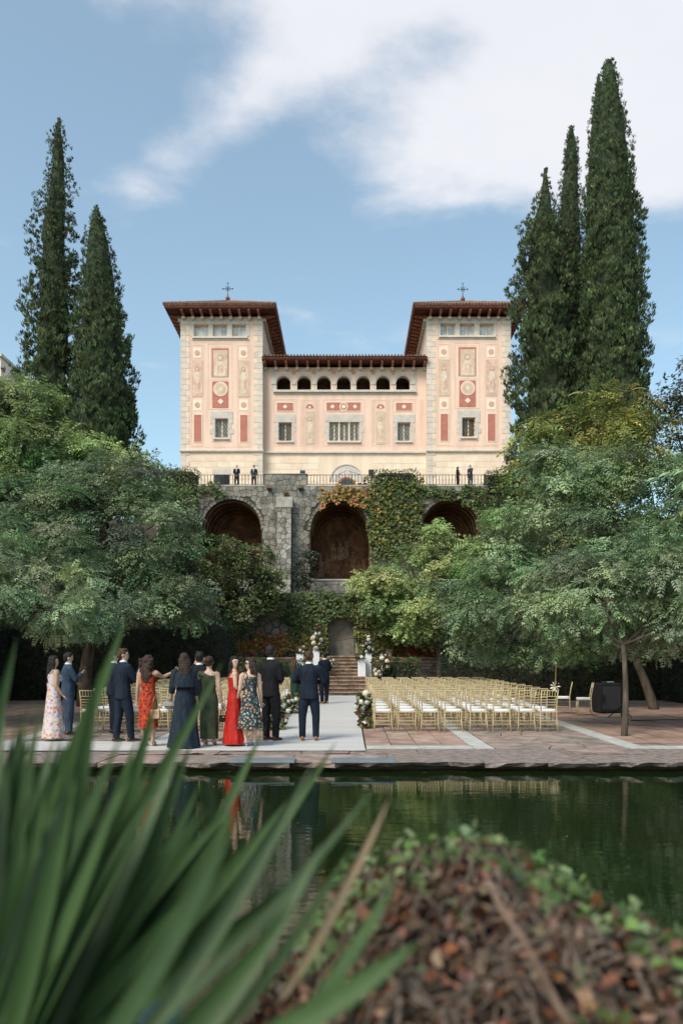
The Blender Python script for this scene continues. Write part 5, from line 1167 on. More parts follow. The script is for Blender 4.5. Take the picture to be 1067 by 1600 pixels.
bouquet('white flowers climbing in front of the low green hedge', [g0, P(592, 1046, 34.0), P(600, 1032, 34.0), P(598, 1024, 34.0)], 26, (.08, .13), (7, 3, .6, 1), .18, 160)
bouquet('white blooms at the upper right of the green hedge', [P(604, 1044, 33.9), P(606, 1034, 33.9)], 9, (.08, .12), (6, 4, .4, 1.5), .14, 70)
def floor_bouquet(label, px, py, w_, h, n, seed):
    Y = gY(py); X = PX(px, Y); z = gz(Y)+.02; random.seed(seed)
    return bouquet(label, [(X, Y, z), (X+w_*.1, Y+.15, z+h*.35), (X-w_*.15, Y+.25, z+h*.7), (X, Y+.1, z+h)], n, (.06, .12), (8, 3, .35, 1.3), w_*.5, 240, .12)
floor_bouquet('white and burgundy flower arrangement against the front aisle chair on the right', 571, 1138, .30, .70, 34, 1)
floor_bouquet('low white flower arrangement halfway down the left side of the aisle', 455, 1115, .42, .36, 24, 2)
floor_bouquet('flower arrangement by the front left aisle chair behind the man in black', 433, 1141, .30, .55, 24, 3)
floor_bouquet('small white flower cluster near the steps left of the aisle', 468, 1100, .3, .32, 16, 4)
# urn with a green plant on the low wall
up_ = P(609, 1024, 36.7); up_.z = NZ0-.07
e = empty('garden_urn', up_, 0, 'small clay urn with a yellow green plant on the low wall', 'urn')
MB().ring_stack([(0, .12, .12), (.05, .13, .13), (.08, .10, .10), (.3, .17, .17), (.36, .20, .20), (.38, .17, .17)], 14).build('urn', M('urn_clay', (.30, .21, .15), .85, .2, 8), e, smooth=True)
foliage('plant', m_lg, e, [((0, 0, .5), (.3, .3, .16))], 40, LEAF1, .14, 8, .1, [(.16, .19, .05), (.13, .15, .04), (.10, .13, .04)])

# ------------------------------------------------------------------ sound gear and odd pieces in the shade
m_blk = M('black_cabinet', (.012, .012, .013), .55, .2, 4); m_grille = M('speaker_grille', (.03, .03, .032), .6, .2, 40)
Y = 23.6; e = empty('loudspeaker_cabinet', (PX(948, Y), Y, gz(Y)), R(8), 'black sound cabinet in the shade behind the slim trunk', 'cabinet')
MB().cham(-.34, .34, -.3, .3, .03, .88, .03).build('cabinet', m_blk, e); MB().box(-.29, .29, -.315, -.301, .1, .78).build('grille', m_grille, e); MB().box(-.30, -.24, -.36, -.302, .34, .52).build('handle', m_blk, e)
for s_ in (-.26, .26): MB().box(s_-.04, s_+.04, -.25, .25, 0, .03).build('foot', m_blk, e)
MB().box(-.16, .14, -.2, .05, .881, .93).build('mixer', m_grille, e); MB().box(-.1, .1, -.21, -.2, .90, .925).build('display', M('pale_plastic', (.35, .36, .38), .5), e)
Y = 21.4; e = empty('tripod_stand', (PX(970, Y), Y, gz(Y)), 0, 'black tripod foot beside the slim tree trunk', 'stand')
MB().tube([(0, 0, .05), (0, 0, 1.05)], .018, 8).build('pole', m_blk, e)
for k in range(3): A = k*2.094+.4; MB().tube([(0, 0, .32), (.36*math.cos(A), .36*math.sin(A), .02)], .014, 6).build('leg', m_blk, e)
pts = [(PX(985, 20.6)+i*.45, 20.6+.12*math.sin(i*.8)+i*.05, gz(20.8)+.012+.002*i) for i in range(12)]
tag(MB().tube(pts, .012, 6).build('cable', m_blk), 'black cable lying on the shaded tiles', 'cable')
Y = 18.35; e = empty('gold_pole', (PX(862, Y)+.06, Y, gz(Y)), 0, 'slim gold pole with a cream bow behind the end chair', 'pole')
MB().tube([(0, 0, 0), (.01, 0, .8), (.03, 0, 1.52)], [.012, .010, .014], 7).build('shaft', M('old_brass', (.26, .17, .07), .5, .2, 8), e); m_ = MB()
for k in range(9):
    A = k*.7; m_.add([(0, -.03, .98), (.09*math.cos(A)-.02*math.sin(A), -.06, .98+.11*math.sin(A)), (.13*math.cos(A), -.04, .98+.13*math.sin(A)), (.09*math.cos(A)+.02*math.sin(A), -.03, .98+.09*math.sin(A)+.03)], [(0, 1, 2, 3)])
m_.build('bow', m_cf, e); MB().ball((.03, 0, 1.53), .03, 8, 6).build('knob', m_gold, e)

# ------------------------------------------------------------------ terrace: music gear, lamps
def on_terrace(px, Y): return (PX(px, Y), Y, TZ-.1)
e = empty('loudspeaker', on_terrace(580, 64.0), 0, 'black loudspeaker on a pole at the right end of the middle railing', 'loudspeaker')
MB().cham(-.22, .22, -.2, .2, .9, 1.55, .04).build('cabinet', m_blk, e); MB().box(-.19, .19, -.212, -.201, .94, 1.5).build('grille', m_grille, e); MB().tube([(0, 0, 0), (0, 0, .9)], .03, 8).build('pole', m_blk, e)
for k in range(3): A = k*2.094; MB().tube([(0, 0, .4), (.35*math.cos(A), .35*math.sin(A), .01)], .018, 6).build('leg', m_blk, e)
e = empty('floodlight', (PX(473, 63.2), 63.2, PZ(740, AY)+.0), 0, 'small black floodlight on top of the stone pier', 'floodlight')
MB().cham(-.2, .2, -.12, .12, .08, .3, .03).build('lamp_body', m_blk, e); MB().box(-.16, .16, -.132, -.121, .11, .27).build('lens', m_glass, e); MB().box(-.22, .22, -.03, .03, 0, .08).build('bracket', m_blk, e)
for i, (px, h, dx) in enumerate(((539, 1.75, -.35), (549, 1.7, .55), (527, 1.35, .3))):
    e = empty('microphone_stand', on_terrace(px, 65.2), 0, ['thin microphone stand left of the portal middle, its boom to the left', 'microphone stand in front of the portal with a long slanting boom', 'shorter microphone stand at the left of the portal'][i], 'stand', 'microphone stands on the terrace')
    MB().tube([(0, 0, 0), (0, 0, h)], .018, 6).build('pole', m_blk, e); MB().tube([(-dx*.4, 0, h+.08), (dx*1.1, 0, h-.2)], .014, 6).build('boom', m_blk, e); MB().tube([(dx*1.1, 0, h-.2), (dx*1.1+.12*(1 if dx > 0 else -1), 0, h-.26)], .035, 8).build('microphone', m_blk, e); MB().ring_stack([(0, .16, .16), (.02, .16, .16), (.03, .02, .02)], 12).build('base', m_blk, e)
m_drum = M('red_drum', (.30, .05, .03), .35, .15, 4); m_skin = M('drum_skin', (.62, .60, .56), .6, .05, 4)
e = empty('drum_kit', on_terrace(566, 65.4), 0, 'red drum kit on the terrace right of the portal', 'drums')
def drum(x, y, z, r, h, tilt_):
    m_ = MB(); m_.ring_stack([(0, r, r), (h, r, r)], 18); o = m_.build('drum', m_drum, e, (x, y, z), rot=(tilt_, 0, 0)); MB().ring_stack([(h+.001, r*.95, r*.95), (h+.006, r*.95, r*.95)], 18).build('drum_skin', m_skin, o); MB().ring_stack([(h-.03, r+.012, r+.012), (h, r+.012, r+.012)], 18, cap=False).build('hoop', m_blk, o)
drum(0, 0, .30, .30, .42, R(90)); drum(-.22, .1, .68, .16, .2, R(20)); drum(.22, .1, .68, .16, .2, R(20)); drum(.55, .25, .35, .2, .35, 0); drum(-.55, .2, .55, .18, .14, R(8))
for x, z in ((-.7, 1.05), (.62, 1.15)): MB().ring_stack([(z, .24, .24), (z+.03, .03, .03)], 16, cx=x, cy=.3).build('cymbal', M('cymbal_brass', (.5, .36, .12), .3, metal=.8), e); MB().tube([(x, .3, 0), (x, .3, z)], .015, 6).build('cymbal_stand', m_blk, e)
# distant house at the left edge
e = empty('distant_house', (PX(2, 90)-.75, 90, 20), 0, 'corner of a pale house far behind the left trees', 'house'); hw = 1.0; zt = PZ(551, 90)-20
MB().box(-3, .75, 0, 5, -4, zt-.5).build('wall', m_pale, e); MB().box(-3.2, .95, -.3, 5.2, zt-.5, zt-.15).build('roof', m_gst, e); MB().box(-.25, .35, -.02, .0, zt-2.1, zt-.9).build('window', m_glass, e)

# ------------------------------------------------------------------ people
SK = {k: M('skin_'+k, v, .6, .06, 20, spec=.35) for k, v in (('fair', (.52, .34, .255)), ('tan', (.42, .26, .18)), ('brown', (.30, .165, .105)), ('dark', (.085, .045, .03)))}
HM = {k: M('hair_'+k, v, .5, .3, 40, .5, bscale=90, stretch=(1, 1, .15), obj=True, spec=.3) for k, v in (('black', (.012, .010, .010)), ('brown', (.040, .020, .013)), ('chestnut', (.075, .036, .018)), ('fair', (.17, .10, .055)), ('grey', (.35, .34, .33)))}
def cloth(name, col, var=.22, rough=.85, bump=.7): return M('cloth_'+name, col, rough, var, 9, bump, bscale=13, obj=True, spec=.2, stretch=(1, 1, .4))
m_lips = M('lips', (.30, .06, .05), .5); m_eye = M('eye', (.02, .015, .012), .3); m_shirt = cloth('shirt', (.72, .73, .76), .04)
ARM = {'hang': ((.128, -.012, .635), (.138, .03, .485)), 'front': ((.140, .0, .645), (.045, .115, .615)), 'phone': ((.135, .06, .665), (.05, .145, .735)), 'face': ((.135, .05, .70), (.062, .085, .86)), 'clasp': ((.130, .02, .64), (.015, .085, .515)),
       'pocket': ((.145, -.03, .64), (.115, .02, .53)), 'point': ((.150, .07, .745), (.245, .16, .815)), 'bag': ((.135, -.02, .64), (.125, .06, .53)), 'out': ((.16, .03, .70), (.19, .14, .63)), 'back': ((.135, -.05, .64), (.07, -.075, .56)), 'wide': ((.185, .02, .715), (.25, .06, .62)), 'rail': ((.12, .08, .66), (.06, .17, .60))}
def person(label, px, py, H, rz, outfit, skin, hair, arms=('hang', 'hang'), stance=.05, stride=0.0, head=0.0, tiltf=0.0, at=None, group=None, heel=False, female=False, lean=0.0):
    """one continuous body; hair, clothes and shoes are its children. Local +y is where the person faces"""
    if at is None: Y = gY(py); loc = (PX(px, Y), Y, gz(Y)+.018)
    else: loc = at
    root = empty('person', loc, rz, label, 'person', group)
    hs = .94 if female else 1.0; ws = .90 if female else 1.0; ht = .035 if heel else .012
    def S(p): return Vector((p[0], p[1]+lean*max(0, p[2]-.5), p[2]))*H
    b = MB()
    T = lambda pts, r, n=10: b.tube([S(p) for p in pts], [q*H for q in r], n)
    Bl = lambda c, r, n=14, k=10: b.ball(S(c), tuple(q*H for q in r), n, k)
    # torso
    sh = .108*ws
    rows_ = [(.455, .070, .055), (.49, .092*(.98 if female else .95), .066), (.53, .092 if female else .086, .064), (.60, .068 if female else .076, .052), (.66, .072*ws+.004, .056), (.73, .090*ws, .066), (.775, .095*ws, .060), (.805, .080*ws, .046), (.83, .040, .036)]
    b.loft([[S((rx*math.cos(2*math.pi*j/18), ry*math.sin(2*math.pi*j/18), z)) for j in range(18)] for z, rx, ry in rows_])
    if female:
        for s_ in (-1, 1): Bl((s_*.042, .052, .725), (.034, .034, .034))
    T([(0, -.004, .80), (0, .0, .84), (0, .008, .885)], [.040, .030, .031])
    cz = .926; ch, sh_ = math.cos(head), math.sin(head)
    def hd(x, y, z): return (x*ch-y*sh_, x*sh_+y*ch+.004+tiltf*(z-cz), z)
    def hball(c, r):                                                 # ellipsoid turned with the head
        q = MB().ball((0, 0, 0), r, 14, 10); b.add([S(hd(c[0]+v[0], c[1]+v[1], c[2]+v[2])) for v in q.v], q.f)
    hball((0, -.004, cz+.008), (.045, .055, .056)); hball((0, .014, cz-.024), (.034, .038, .042)); hball((0, .050, cz-.010), (.0085, .012, .013)); hball((0, .03, cz-.052), (.018, .018, .014))
    for s_ in (-1, 1): hball((s_*.045, -.004, cz-.006), (.007, .012, .018)); hball((s_*.018, .043, cz+.012), (.013, .01, .006))
    # limbs
    fing = MB()
    hands = []
    for s_, a in ((-1, arms[0]), (1, arms[1])):
        e_, w_ = ARM[a] if isinstance(a, str) else a; e_ = (s_*e_[0]*(ws if isinstance(a, str) else 1), e_[1], e_[2]); w_ = (s_*w_[0], w_[1], w_[2])
        T([(s_*sh*.72, -.002, .800), (s_*sh, -.004, .790), (s_*(sh*.5+abs(e_[0])*.5*1), (e_[1])*.5, .79*.5+e_[2]*.5), e_], [.034, .033*hs, .029*hs, .0235*hs]); T([e_, tuple(Vector(e_).lerp(Vector(w_), .35)), w_], [.0235*hs, .0245*hs, .0155*hs])
        d = (Vector(w_)-Vector(e_)).normalized(); side = d.cross(Vector((0, 1, 0) if abs(d.y) < .8 else (0, 0, 1))).normalized(); nrm = side.cross(d)
        p0 = Vector(w_); p1 = p0+d*.045
        b.loft([[S(p+side*(rx*math.cos(q*.7854))+nrm*(ry*math.sin(q*.7854))) for q in range(8)] for p, rx, ry in ((p0-d*.01, .014, .011), (p0+d*.02, .021, .010), (p1, .022, .009), (p1+d*.006, .016, .007))])
        for k in range(4):                                           # four fingers with a knuckle bend, thumb from the side of the palm
            o_ = p1+side*(-.0165+.011*k)-d*.004; ln = (.034, .041, .038, .029)[k]; cv = nrm*.016*(1 if s_ > 0 else -1)
            fing.tube([S(o_), S(o_+d*ln*.5+cv*.25), S(o_+d*ln*.85+cv)], [.0052*H, .0048*H, .0036*H], 6)
        o_ = p0+d*.012+side*.018*(1 if s_ > 0 else -1); fing.tube([S(o_), S(o_+d*.018+side*.014*(1 if s_ > 0 else -1)), S(o_+d*.036+side*.015*(1 if s_ > 0 else -1))], [.0062*H, .0056*H, .0044*H], 6)
        hands.append(Vector(S(tuple(p1+d*.02))))
    legs = []
    for s_ in (-1, 1):
        st_ = stride*s_; hip = (s_*.048, 0, .49); kn = (s_*(.048+stance*.35), st_*.5+.012, .275); an = (s_*stance, st_, .045+ht)
        T([hip, tuple(Vector(hip).lerp(Vector(kn), .35)), kn], [.054*(1.02 if female else 1), .050, .034]); T([kn, tuple(Vector(kn).lerp(Vector(an), .35)), an], [.034, .0345, .0195])
        b.loft([[S((an[0]+rx*math.cos(q*.7854), an[1]+y, z+rz2*math.sin(q*.7854))) for q in range(8)] for y, rx, z, rz2 in ((-.026, .014, .02+ht*1.2, .014), (0, .019, .03+ht, .024), (.045, .022, .020+ht*.4, .016), (.085, .020, .013, .010), (.105, .012, .011, .007))])
        legs.append((hip, kn, an))
    me = remesh(b, SK[skin], .0175, 2, fing); link('body', me, root)
    # face details
    if abs(math.sin(rz+head)) > .3 or math.cos(rz+head) < 0:
        for s_ in (-1, 1): MB().ball(S(hd(s_*.0185, .047, cz+.002)), (.0068*H, .005*H, .0042*H), 8, 6).build('eye', m_eye, root)
        MB().ball(S(hd(0, .050, cz-.034)), (.0135*H, .006*H, .0048*H), 8, 6).build('lips', m_lips, root)
    # hair
    hk, hcol = hair; hm = HM[hcol]; h = MB()
    def hb(c, r): q = MB().ball((0, 0, 0), r, 14, 10, .03); h.add([S(hd(c[0]+v[0], c[1]+v[1], c[2]+v[2])) for v in q.v], q.f)
    if hk != 'bald':
        hb((0, -.012, cz+.016), (.050, .055, .056)); hb((0, .006, cz+.046), (.040, .044, .024)); hb((0, -.024, cz-.014), (.043, .036, .034))
        if hk in ('short', 'tousled'):
            for k in range(12 if hk == 'tousled' else 5): hb((random.uniform(-.03, .03), random.uniform(-.035, .035), cz+.055+random.uniform(-.012, .008)), (.018, .018, .013))
            if hk == 'tousled':
                for k in range(9): hb((random.uniform(-.036, .036), -.045+random.uniform(-.012, .01), cz+random.uniform(-.04, .03)), (.016, .016, .02))
        if hk in ('long', 'curly', 'wavy'):
            L_ = .70 if hk != 'curly' else .715; wd = .054 if hk == 'long' else .068
            for i in range(9):
                t = i/8; z = cz-.01+(L_-cz)*t; hb((random.uniform(-.004, .004), -.036-.018*math.sin(t*2.4), z), (wd*(1-.25*t*t), .030, .030))
            for s_ in (-1, 1): hb((s_*.040, -.004, cz-.03), (.016, .03, .045)); hb((s_*.042, -.012, cz-.09), (.016, .024, .05))
            if hk == 'curly':
                for k in range(46): t = random.random(); hb((random.uniform(-.078, .078)*(1-.2*t), -.04+random.uniform(-.03, .022), cz+.02+(L_-cz)*t), (.017, .017, .02))
        if hk == 'bun': hb((0, -.062, cz+.016), (.026, .022, .024)); hb((0, -.045, cz-.02), (.03, .02, .02))
        me = remesh(h, hm, .0115, 2); link('hair', me, root)
    else:
        hb((0, -.010, cz+.020), (.0475, .0545, .0525)); hb((0, -.02, cz-.008), (.0455, .045, .03)); link('hair', remesh(h, hm, .0115, 2), root)
    # clothes
    o = outfit
    def arms_tube(m_, r0, r1, r2, upto=1.0, only=None):
        for s_, a in ((-1, arms[0]), (1, arms[1])):
            if only is not None and s_ != only: continue
            e_, w_ = ARM[a] if isinstance(a, str) else a; e_ = (s_*e_[0]*(ws if isinstance(a, str) else 1), e_[1], e_[2]); w_ = (s_*w_[0], w_[1], w_[2]); E, W_ = Vector(e_), Vector(w_)
            a0 = (s_*sh*.70, -.002, .800); a1 = (s_*sh*1.02, -.004, .793); mid = (s_*(sh*.5+abs(e_[0])*.5), e_[1]*.5, .395+e_[2]*.5)
            if upto <= .5: m_.tube([S(a0), S(a1), S(mid)], [.040*H, r0*H, r0*H*1.02], 10)
            else: m_.tube([S(a0), S(a1), S(mid), S(e_), S(E.lerp(W_, .5)), S(E.lerp(W_, .97*upto))], [.042*H, r0*H, (r0+r1)/2*H, r1*H, (r1+r2)/2*H, r2*H], 10)
    if o['kind'] == 'suit':
        j = MB(); R_ = [(.455, .108, .082), (.50, .106, .080), (.56, .100, .076), (.62, .093, .071), (.70, .102, .076), (.755, .112, .077), (.79, .108, .064), (.815, .086, .054), (.838, .050, .046), (.850, .042, .042)]
        j.loft([[S((rx*math.cos(2*math.pi*q/20), ry*math.sin(2*math.pi*q/20)-.003, z)) for q in range(20)] for z, rx, ry in R_]); arms_tube(j, .041, .034, .027)
        link('jacket', remesh(j, o['mat'], .0175, 3), root)
        j = MB()
        for s_, (hip, kn, an) in zip((-1, 1), legs):
            hp = (hip[0]*1.02, hip[1], .50); j.tube([S(hp), S(Vector(hp).lerp(Vector(kn), .45)), S(kn), S(Vector(kn).lerp(Vector(an), .5)), S((an[0], an[1]+.006, .032))], [.062*H, .058*H, .046*H, .041*H, .037*H], 12)
        j.loft([[S((rx*math.cos(2*math.pi*q/18), ry*math.sin(2*math.pi*q/18), z)) for q in range(18)] for z, rx, ry in ((.445, .085, .066), (.50, .098, .072), (.57, .088, .066))])
        link('trousers', remesh(j, o.get('trousers', o['mat']), .0175, 3), root)
        c_ = MB(); c_.loft([[S((rx*math.cos(2*math.pi*q/16), ry*math.sin(2*math.pi*q/16)+.002, z)) for q in range(16)] for z, rx, ry in ((.838, .046, .044), (.862, .036, .037), (.866, .034, .035))]); c_.build('shirt_collar', m_shirt, root, smooth=True)
        if o.get('front'):
            c_ = MB(); c_.loft([[S((x*wv, y, z)) for x, y in ((-1, 0), (0, .012), (1, 0), (0, -.02))] for z, wv, y0 in ((.64, .006, 0), (.72, .018, 0), (.80, .028, 0), (.845, .032, 0))]); c_.v = [(x, y+(.077-.026*max(0, (z/H-.74)/.1))*H, z) for x, y, z in c_.v]; c_.build('shirt', m_shirt, root)
            c_ = MB(); c_.prism([(-.006*H, .83*H), (.006*H, .83*H), (.010*H, .66*H), (0, .63*H), (-.010*H, .66*H)], .080*H, .092*H); c_.build('tie', o['front'], root)
        for s_, (hip, kn, an) in zip((-1, 1), legs):
            c_ = MB(); c_.loft([[S((an[0]+rx*math.cos(q*.5236), an[1]+y, max(.004, z+rz2*math.sin(q*.5236)))) for q in range(12)] for y, rx, z, rz2 in ((-.040, .012, .018, .016), (-.030, .021, .024, .024), (0, .023, .028, .027), (.045, .026, .020, .018), (.085, .024, .015, .013), (.110, .014, .012, .009))]); c_.build('shoe', o['shoe'], root, smooth=True)
    else:
        hem = o['hem']; hwd = o['w']; top = o.get('top', .775); d = MB(); nn = 36; fl = o.get('folds', .06)
        Rr = [(top, .096*ws, .069), (.73, .096*ws, .071), (.68, .083*ws+.004, .066), (.62, .073, .060), (.57, .086, .067), (.52, .100, .074), (.46, .104, .080)]
        k_ = 8
        for i in range(1, k_+1):
            t = i/k_; z = .46+(hem-.46)*t; Rr.append((z, .104+(hwd-.104)*t**o.get('pow', 1.0), .080+(hwd*.82-.080)*t**o.get('pow', 1.0)))
        rings = []
        for z, rx, ry in Rr:
            amp = fl*max(0, (.50-z)/.5); rings.append([S(((rx*(1+amp*math.sin(q*2*math.pi/nn*9+z*6)))*math.cos(2*math.pi*q/nn), (ry*(1+amp*math.sin(q*2*math.pi/nn*9+z*6)))*math.sin(2*math.pi*q/nn)+stride*.2*max(0, .5-z), z)) for q in range(nn)])
        d.loft(rings, cap=False); dd = d.build('dress', o['mat'], root, smooth=True)
        if female:
            m_ = MB()
            for s_ in (-1, 1): m_.ball(S((s_*.042, .055, .725)), (.041*H, .036*H, .042*H), 12, 8)
            m_.build('bodice', o['mat'], root, smooth=True)
        if o.get('cape'):
            c_ = MB(); c_.loft([[S((rx*math.cos(2*math.pi*q/24)*(1+.03*math.sin(q*2.1)), ry*math.sin(2*math.pi*q/24)-.002, z)) for q in range(24)] for z, rx, ry in ((.635, .150*ws, .095), (.70, .142*ws, .088), (.77, .130*ws, .074), (.806, .095*ws, .058), (.832, .048, .044))], cap=False); c_.build('cape_top', o['mat'], root, smooth=True)
            c_ = MB(); arms_tube(c_, .040, .037, .030, .45 if False else .6); link('sleeves', remesh(c_, o['mat'], .012, 2), root)
            c_ = MB(); c_.loft([[S((.079*math.cos(2*math.pi*q/20), .066*math.sin(2*math.pi*q/20), z)) for q in range(20)] for z in (.605, .632)], cap=False); c_.build('belt', o.get('belt', o['mat']), root, smooth=True)
        if o.get('straps'):
            m_ = MB()
            for s_ in (-1, 1): m_.tube([S((s_*.055*ws, .066, .77)), S((s_*.062*ws, .03, .825)), S((s_*.060*ws, -.03, .822)), S((s_*.045*ws, -.064, .765))], .006*H, 6)
            m_.build('straps', o['mat'], root, smooth=True)
        if o.get('oneshoulder'):
            m_ = MB(); s_ = -1; m_.loft([[S((s_*.02*ws+(.078*ws if k else .085*ws)*0+x, y, z)) for x, y, z in pr] for k, pr in enumerate((((-.10*ws, -.05, .755), (.09*ws, -.064, .76), (.09*ws, .064, .76), (-.10*ws, .055, .755)), ((-.118*ws, -.035, .80), (-.028*ws, -.052, .806), (-.028*ws, .05, .806), (-.118*ws, .035, .80)), ((-.105*ws, -.02, .823), (-.045*ws, -.024, .83), (-.045*ws, .024, .83), (-.105*ws, .02, .823))))]); m_.build('shoulder', o['mat'], root, smooth=True)
        if o.get('sleeves'):
            c_ = MB(); arms_tube(c_, .036, .030, .022); c_.loft([[S((rx*math.cos(2*math.pi*q/18), ry*math.sin(2*math.pi*q/18), z)) for q in range(18)] for z, rx, ry in ((.74, .098*ws, .072), (.79, .094*ws, .060), (.815, .07*ws, .048), (.832, .044, .040))]); link('sleeves', remesh(c_, o['mat'], .012, 2), root)
        for s_, (hip, kn, an) in zip((-1, 1), legs):
            c_ = MB(); c_.loft([[S((an[0]+rx*math.cos(q*.7854), an[1]+y, z+rz2*math.sin(q*.7854))) for q in range(8)] for y, rx, z, rz2 in ((-.034, .013, .014+ht, .012), (0, .020, .012+ht*.9, .009), (.05, .024, .010, .008), (.095, .021, .009, .007), (.112, .012, .009, .006))])
            if heel: c_.tube([S((an[0], an[1]-.028, .03)), S((an[0], an[1]-.030, .0))], [.009*H, .005*H], 6)
            for yy in (.06, .0): c_.tube([S((an[0]-.022, an[1]+yy, .014+ht*.6)), S((an[0], an[1]+yy+.004, .036+ht*(1 if yy < .03 else .2))), S((an[0]+.022, an[1]+yy, .014+ht*.6))], .004*H, 5)
            c_.build('shoe', o['shoe'], root, smooth=True)
    if o.get('sunglasses'):
        m_ = MB()
        for s_ in (-1, 1):
            q = MB().ball((0, 0, 0), (.017, .006, .012), 10, 6); m_.add([S(hd(s_*.019+v[0], .053+v[1], cz+.003+v[2])) for v in q.v], q.f); m_.tube([S(hd(s_*.034, .050, cz+.006)), S(hd(s_*.047, .0, cz+.006))], .003*H, 4)
        m_.tube([S(hd(-.006, .056, cz+.006)), S(hd(.006, .056, cz+.006))], .003*H, 4); m_.build('sunglasses', m_blk, root)
    root['hands'] = [list(h_) for h_ in hands]
    return root
def hand(root, i):
    h_ = Vector(root['hands'][i]); m = Matrix.Translation(root.location) @ Matrix.Rotation(root.rotation_euler.z, 4, 'Z'); return m @ h_
navy = cloth('navy', (.011, .017, .031)); navy2 = cloth('navy_deep', (.009, .013, .023)); blue = cloth('blue', (.036, .058, .094)); black = cloth('black', (.010, .010, .012)); charcoal = cloth('charcoal', (.030, .034, .042))
red = cloth('red', (.40, .018, .012), .15, .55); green = cloth('green', (.052, .064, .035), .25, .6, .5); navyd = cloth('navy_dress', (.013, .021, .034), .15, .7); dgreen = cloth('dark_green', (.012, .040, .028), .2, .6)
floral = SPOT('floral_pastel', (.52, .46, .47), [(.50, .17, .10), (.38, .27, .38), (.55, .46, .46), (.48, .36, .20), (.40, .32, .42)], 17, .5)
fldark = SPOT('floral_dark', (.030, .038, .046), [(.45, .40, .36), (.40, .18, .12), (.12, .20, .26), (.08, .14, .08), (.42, .30, .14)], 22, .42)
orred = SPOT('orange_red_print', (.34, .045, .016), [(.22, .012, .010), (.42, .085, .022), (.12, .010, .010)], 20, .48)
tanl = M('tan_leather', (.30, .125, .045), .45, .2, 12); dbrown = M('brown_leather', (.07, .028, .018), .4, .2, 12); blkl = M('black_leather', (.012, .011, .011), .4, .2, 12); nude = M('nude_leather', (.52, .38, .28), .5, .1, 12); lilac = M('lilac_shoe', (.42, .34, .50), .5, .1, 12)
suit = lambda m, sh_=blkl, **k: dict(kind='suit', mat=m, shoe=sh_, **k)
PG = 'wedding guests by the pool'
pA = person('woman with long black hair in a pale floral maxi dress at the left', 84, 1158, 1.70, R(-48), dict(kind='dress', mat=floral, hem=.03, w=.150, straps=True, shoe=nude), 'tan', ('long', 'black'), ('hang', 'bag'), head=R(-25), group=PG, female=True)
pB = person('man in a mid blue suit looking at his phone beside the floral dress', 107, 1149, 1.77, R(-60), suit(blue, dbrown), 'fair', ('short', 'black'), ('front', 'phone'), tiltf=.12, group=PG)
pC = person('brown haired man half hidden behind the man in navy', 178, 1147, 1.80, R(-60), suit(navy2), 'fair', ('short', 'brown'), ('front', 'front'), group=PG)
pD = person('tall man in a navy suit walking away on the left', 193, 1160, 1.84, R(-45), suit(navy, dbrown), 'fair', ('tousled', 'chestnut'), ('hang', 'phone'), stride=.06, head=R(-35), group=PG)
pE = person('woman with curly hair in an orange red print dress pointing to the right', 232, 1167, 1.70, R(-8), dict(kind='dress', mat=orred, hem=.20, w=.108, straps=True, shoe=nude, folds=.04), 'tan', ('curly', 'brown'), ('hang', 'point'), group=PG, heel=True, female=True, head=R(-10))
pF = person('woman with long brown hair in a full length navy dress with a cape top', 288, 1170, 1.73, R(18), dict(kind='dress', mat=navyd, hem=.008, w=.165, cape=True, belt=black, shoe=nude, folds=.09), 'tan', ('wavy', 'brown'), ('bag', 'hang'), group=PG, female=True)
pG = person('man in a black suit raising both hands to his face', 312, 1161, 1.78, R(0), suit(black), 'tan', ('short', 'black'), ('face', 'face'), group=PG)
pH = person('woman with a bun in a draped olive green one shoulder dress', 327, 1166, 1.68, R(-5), dict(kind='dress', mat=green, hem=.075, w=.098, oneshoulder=True, shoe=nude, folds=.07, pow=.8), 'fair', ('bun', 'brown'), ('wide', 'hang'), group=PG, heel=True, female=True, head=R(6))
pI = person('dark haired woman in a long backless red dress turning to smile', 366, 1166, 1.68, R(-75), dict(kind='dress', mat=red, hem=.02, w=.150, top=.755, straps=True, shoe=nude, folds=.10), 'fair', ('long', 'black'), ('bag', 'front'), group=PG, female=True, head=R(-65))
pJ = person('woman in sunglasses and a dark floral midi dress with bare shoulders', 391, 1167, 1.65, R(22), dict(kind='dress', mat=fldark, hem=.20, w=.150, straps=True, shoe=lilac, folds=.11, sunglasses=True), 'fair', ('wavy', 'brown'), ('bag', 'hang'), group=PG, heel=True, female=True, head=R(88))
pK = person('tall broad man in a black suit with close cropped hair', 423, 1158, 1.90, R(-32), suit(black, dbrown), 'dark', ('bald', 'black'), ('front', 'front'), group=PG, stance=.06)
pL = person('woman in a dark green dress taking a picture beside the aisle', 459, 1104, 1.63, R(-20), dict(kind='dress', mat=dgreen, hem=.06, w=.13, sleeves=True, shoe=blkl), 'tan', ('wavy', 'chestnut'), ('phone', 'face'), group=PG, female=True)
pM = person('man in a slim navy suit and tan shoes standing mid carpet with his back turned', 483, 1158, 1.80, R(0), suit(navy, tanl), 'fair', ('tousled', 'chestnut'), (((.165, .02, .655), (.075, .11, .635)), ((.165, .02, .655), (.075, .11, .635))), group=PG, stance=.075)
pN = person('man in a navy suit near the steps at the end of the aisle', 507, 1100, 1.80, R(40), suit(navy2, tanl), 'tan', ('short', 'black'), ('front', 'front'), group=PG)
TG = 'people standing on the terrace'
ty = 63.75
pO = person('grey haired man in a navy suit and pale tie at the terrace railing', 0, 0, 1.80, R(180), suit(navy, front=cloth('tie_blue', (.25, .33, .45))), 'fair', ('bald', 'grey'), ('clasp', 'clasp'), at=(PX(370, ty), ty, TZ), group=TG)
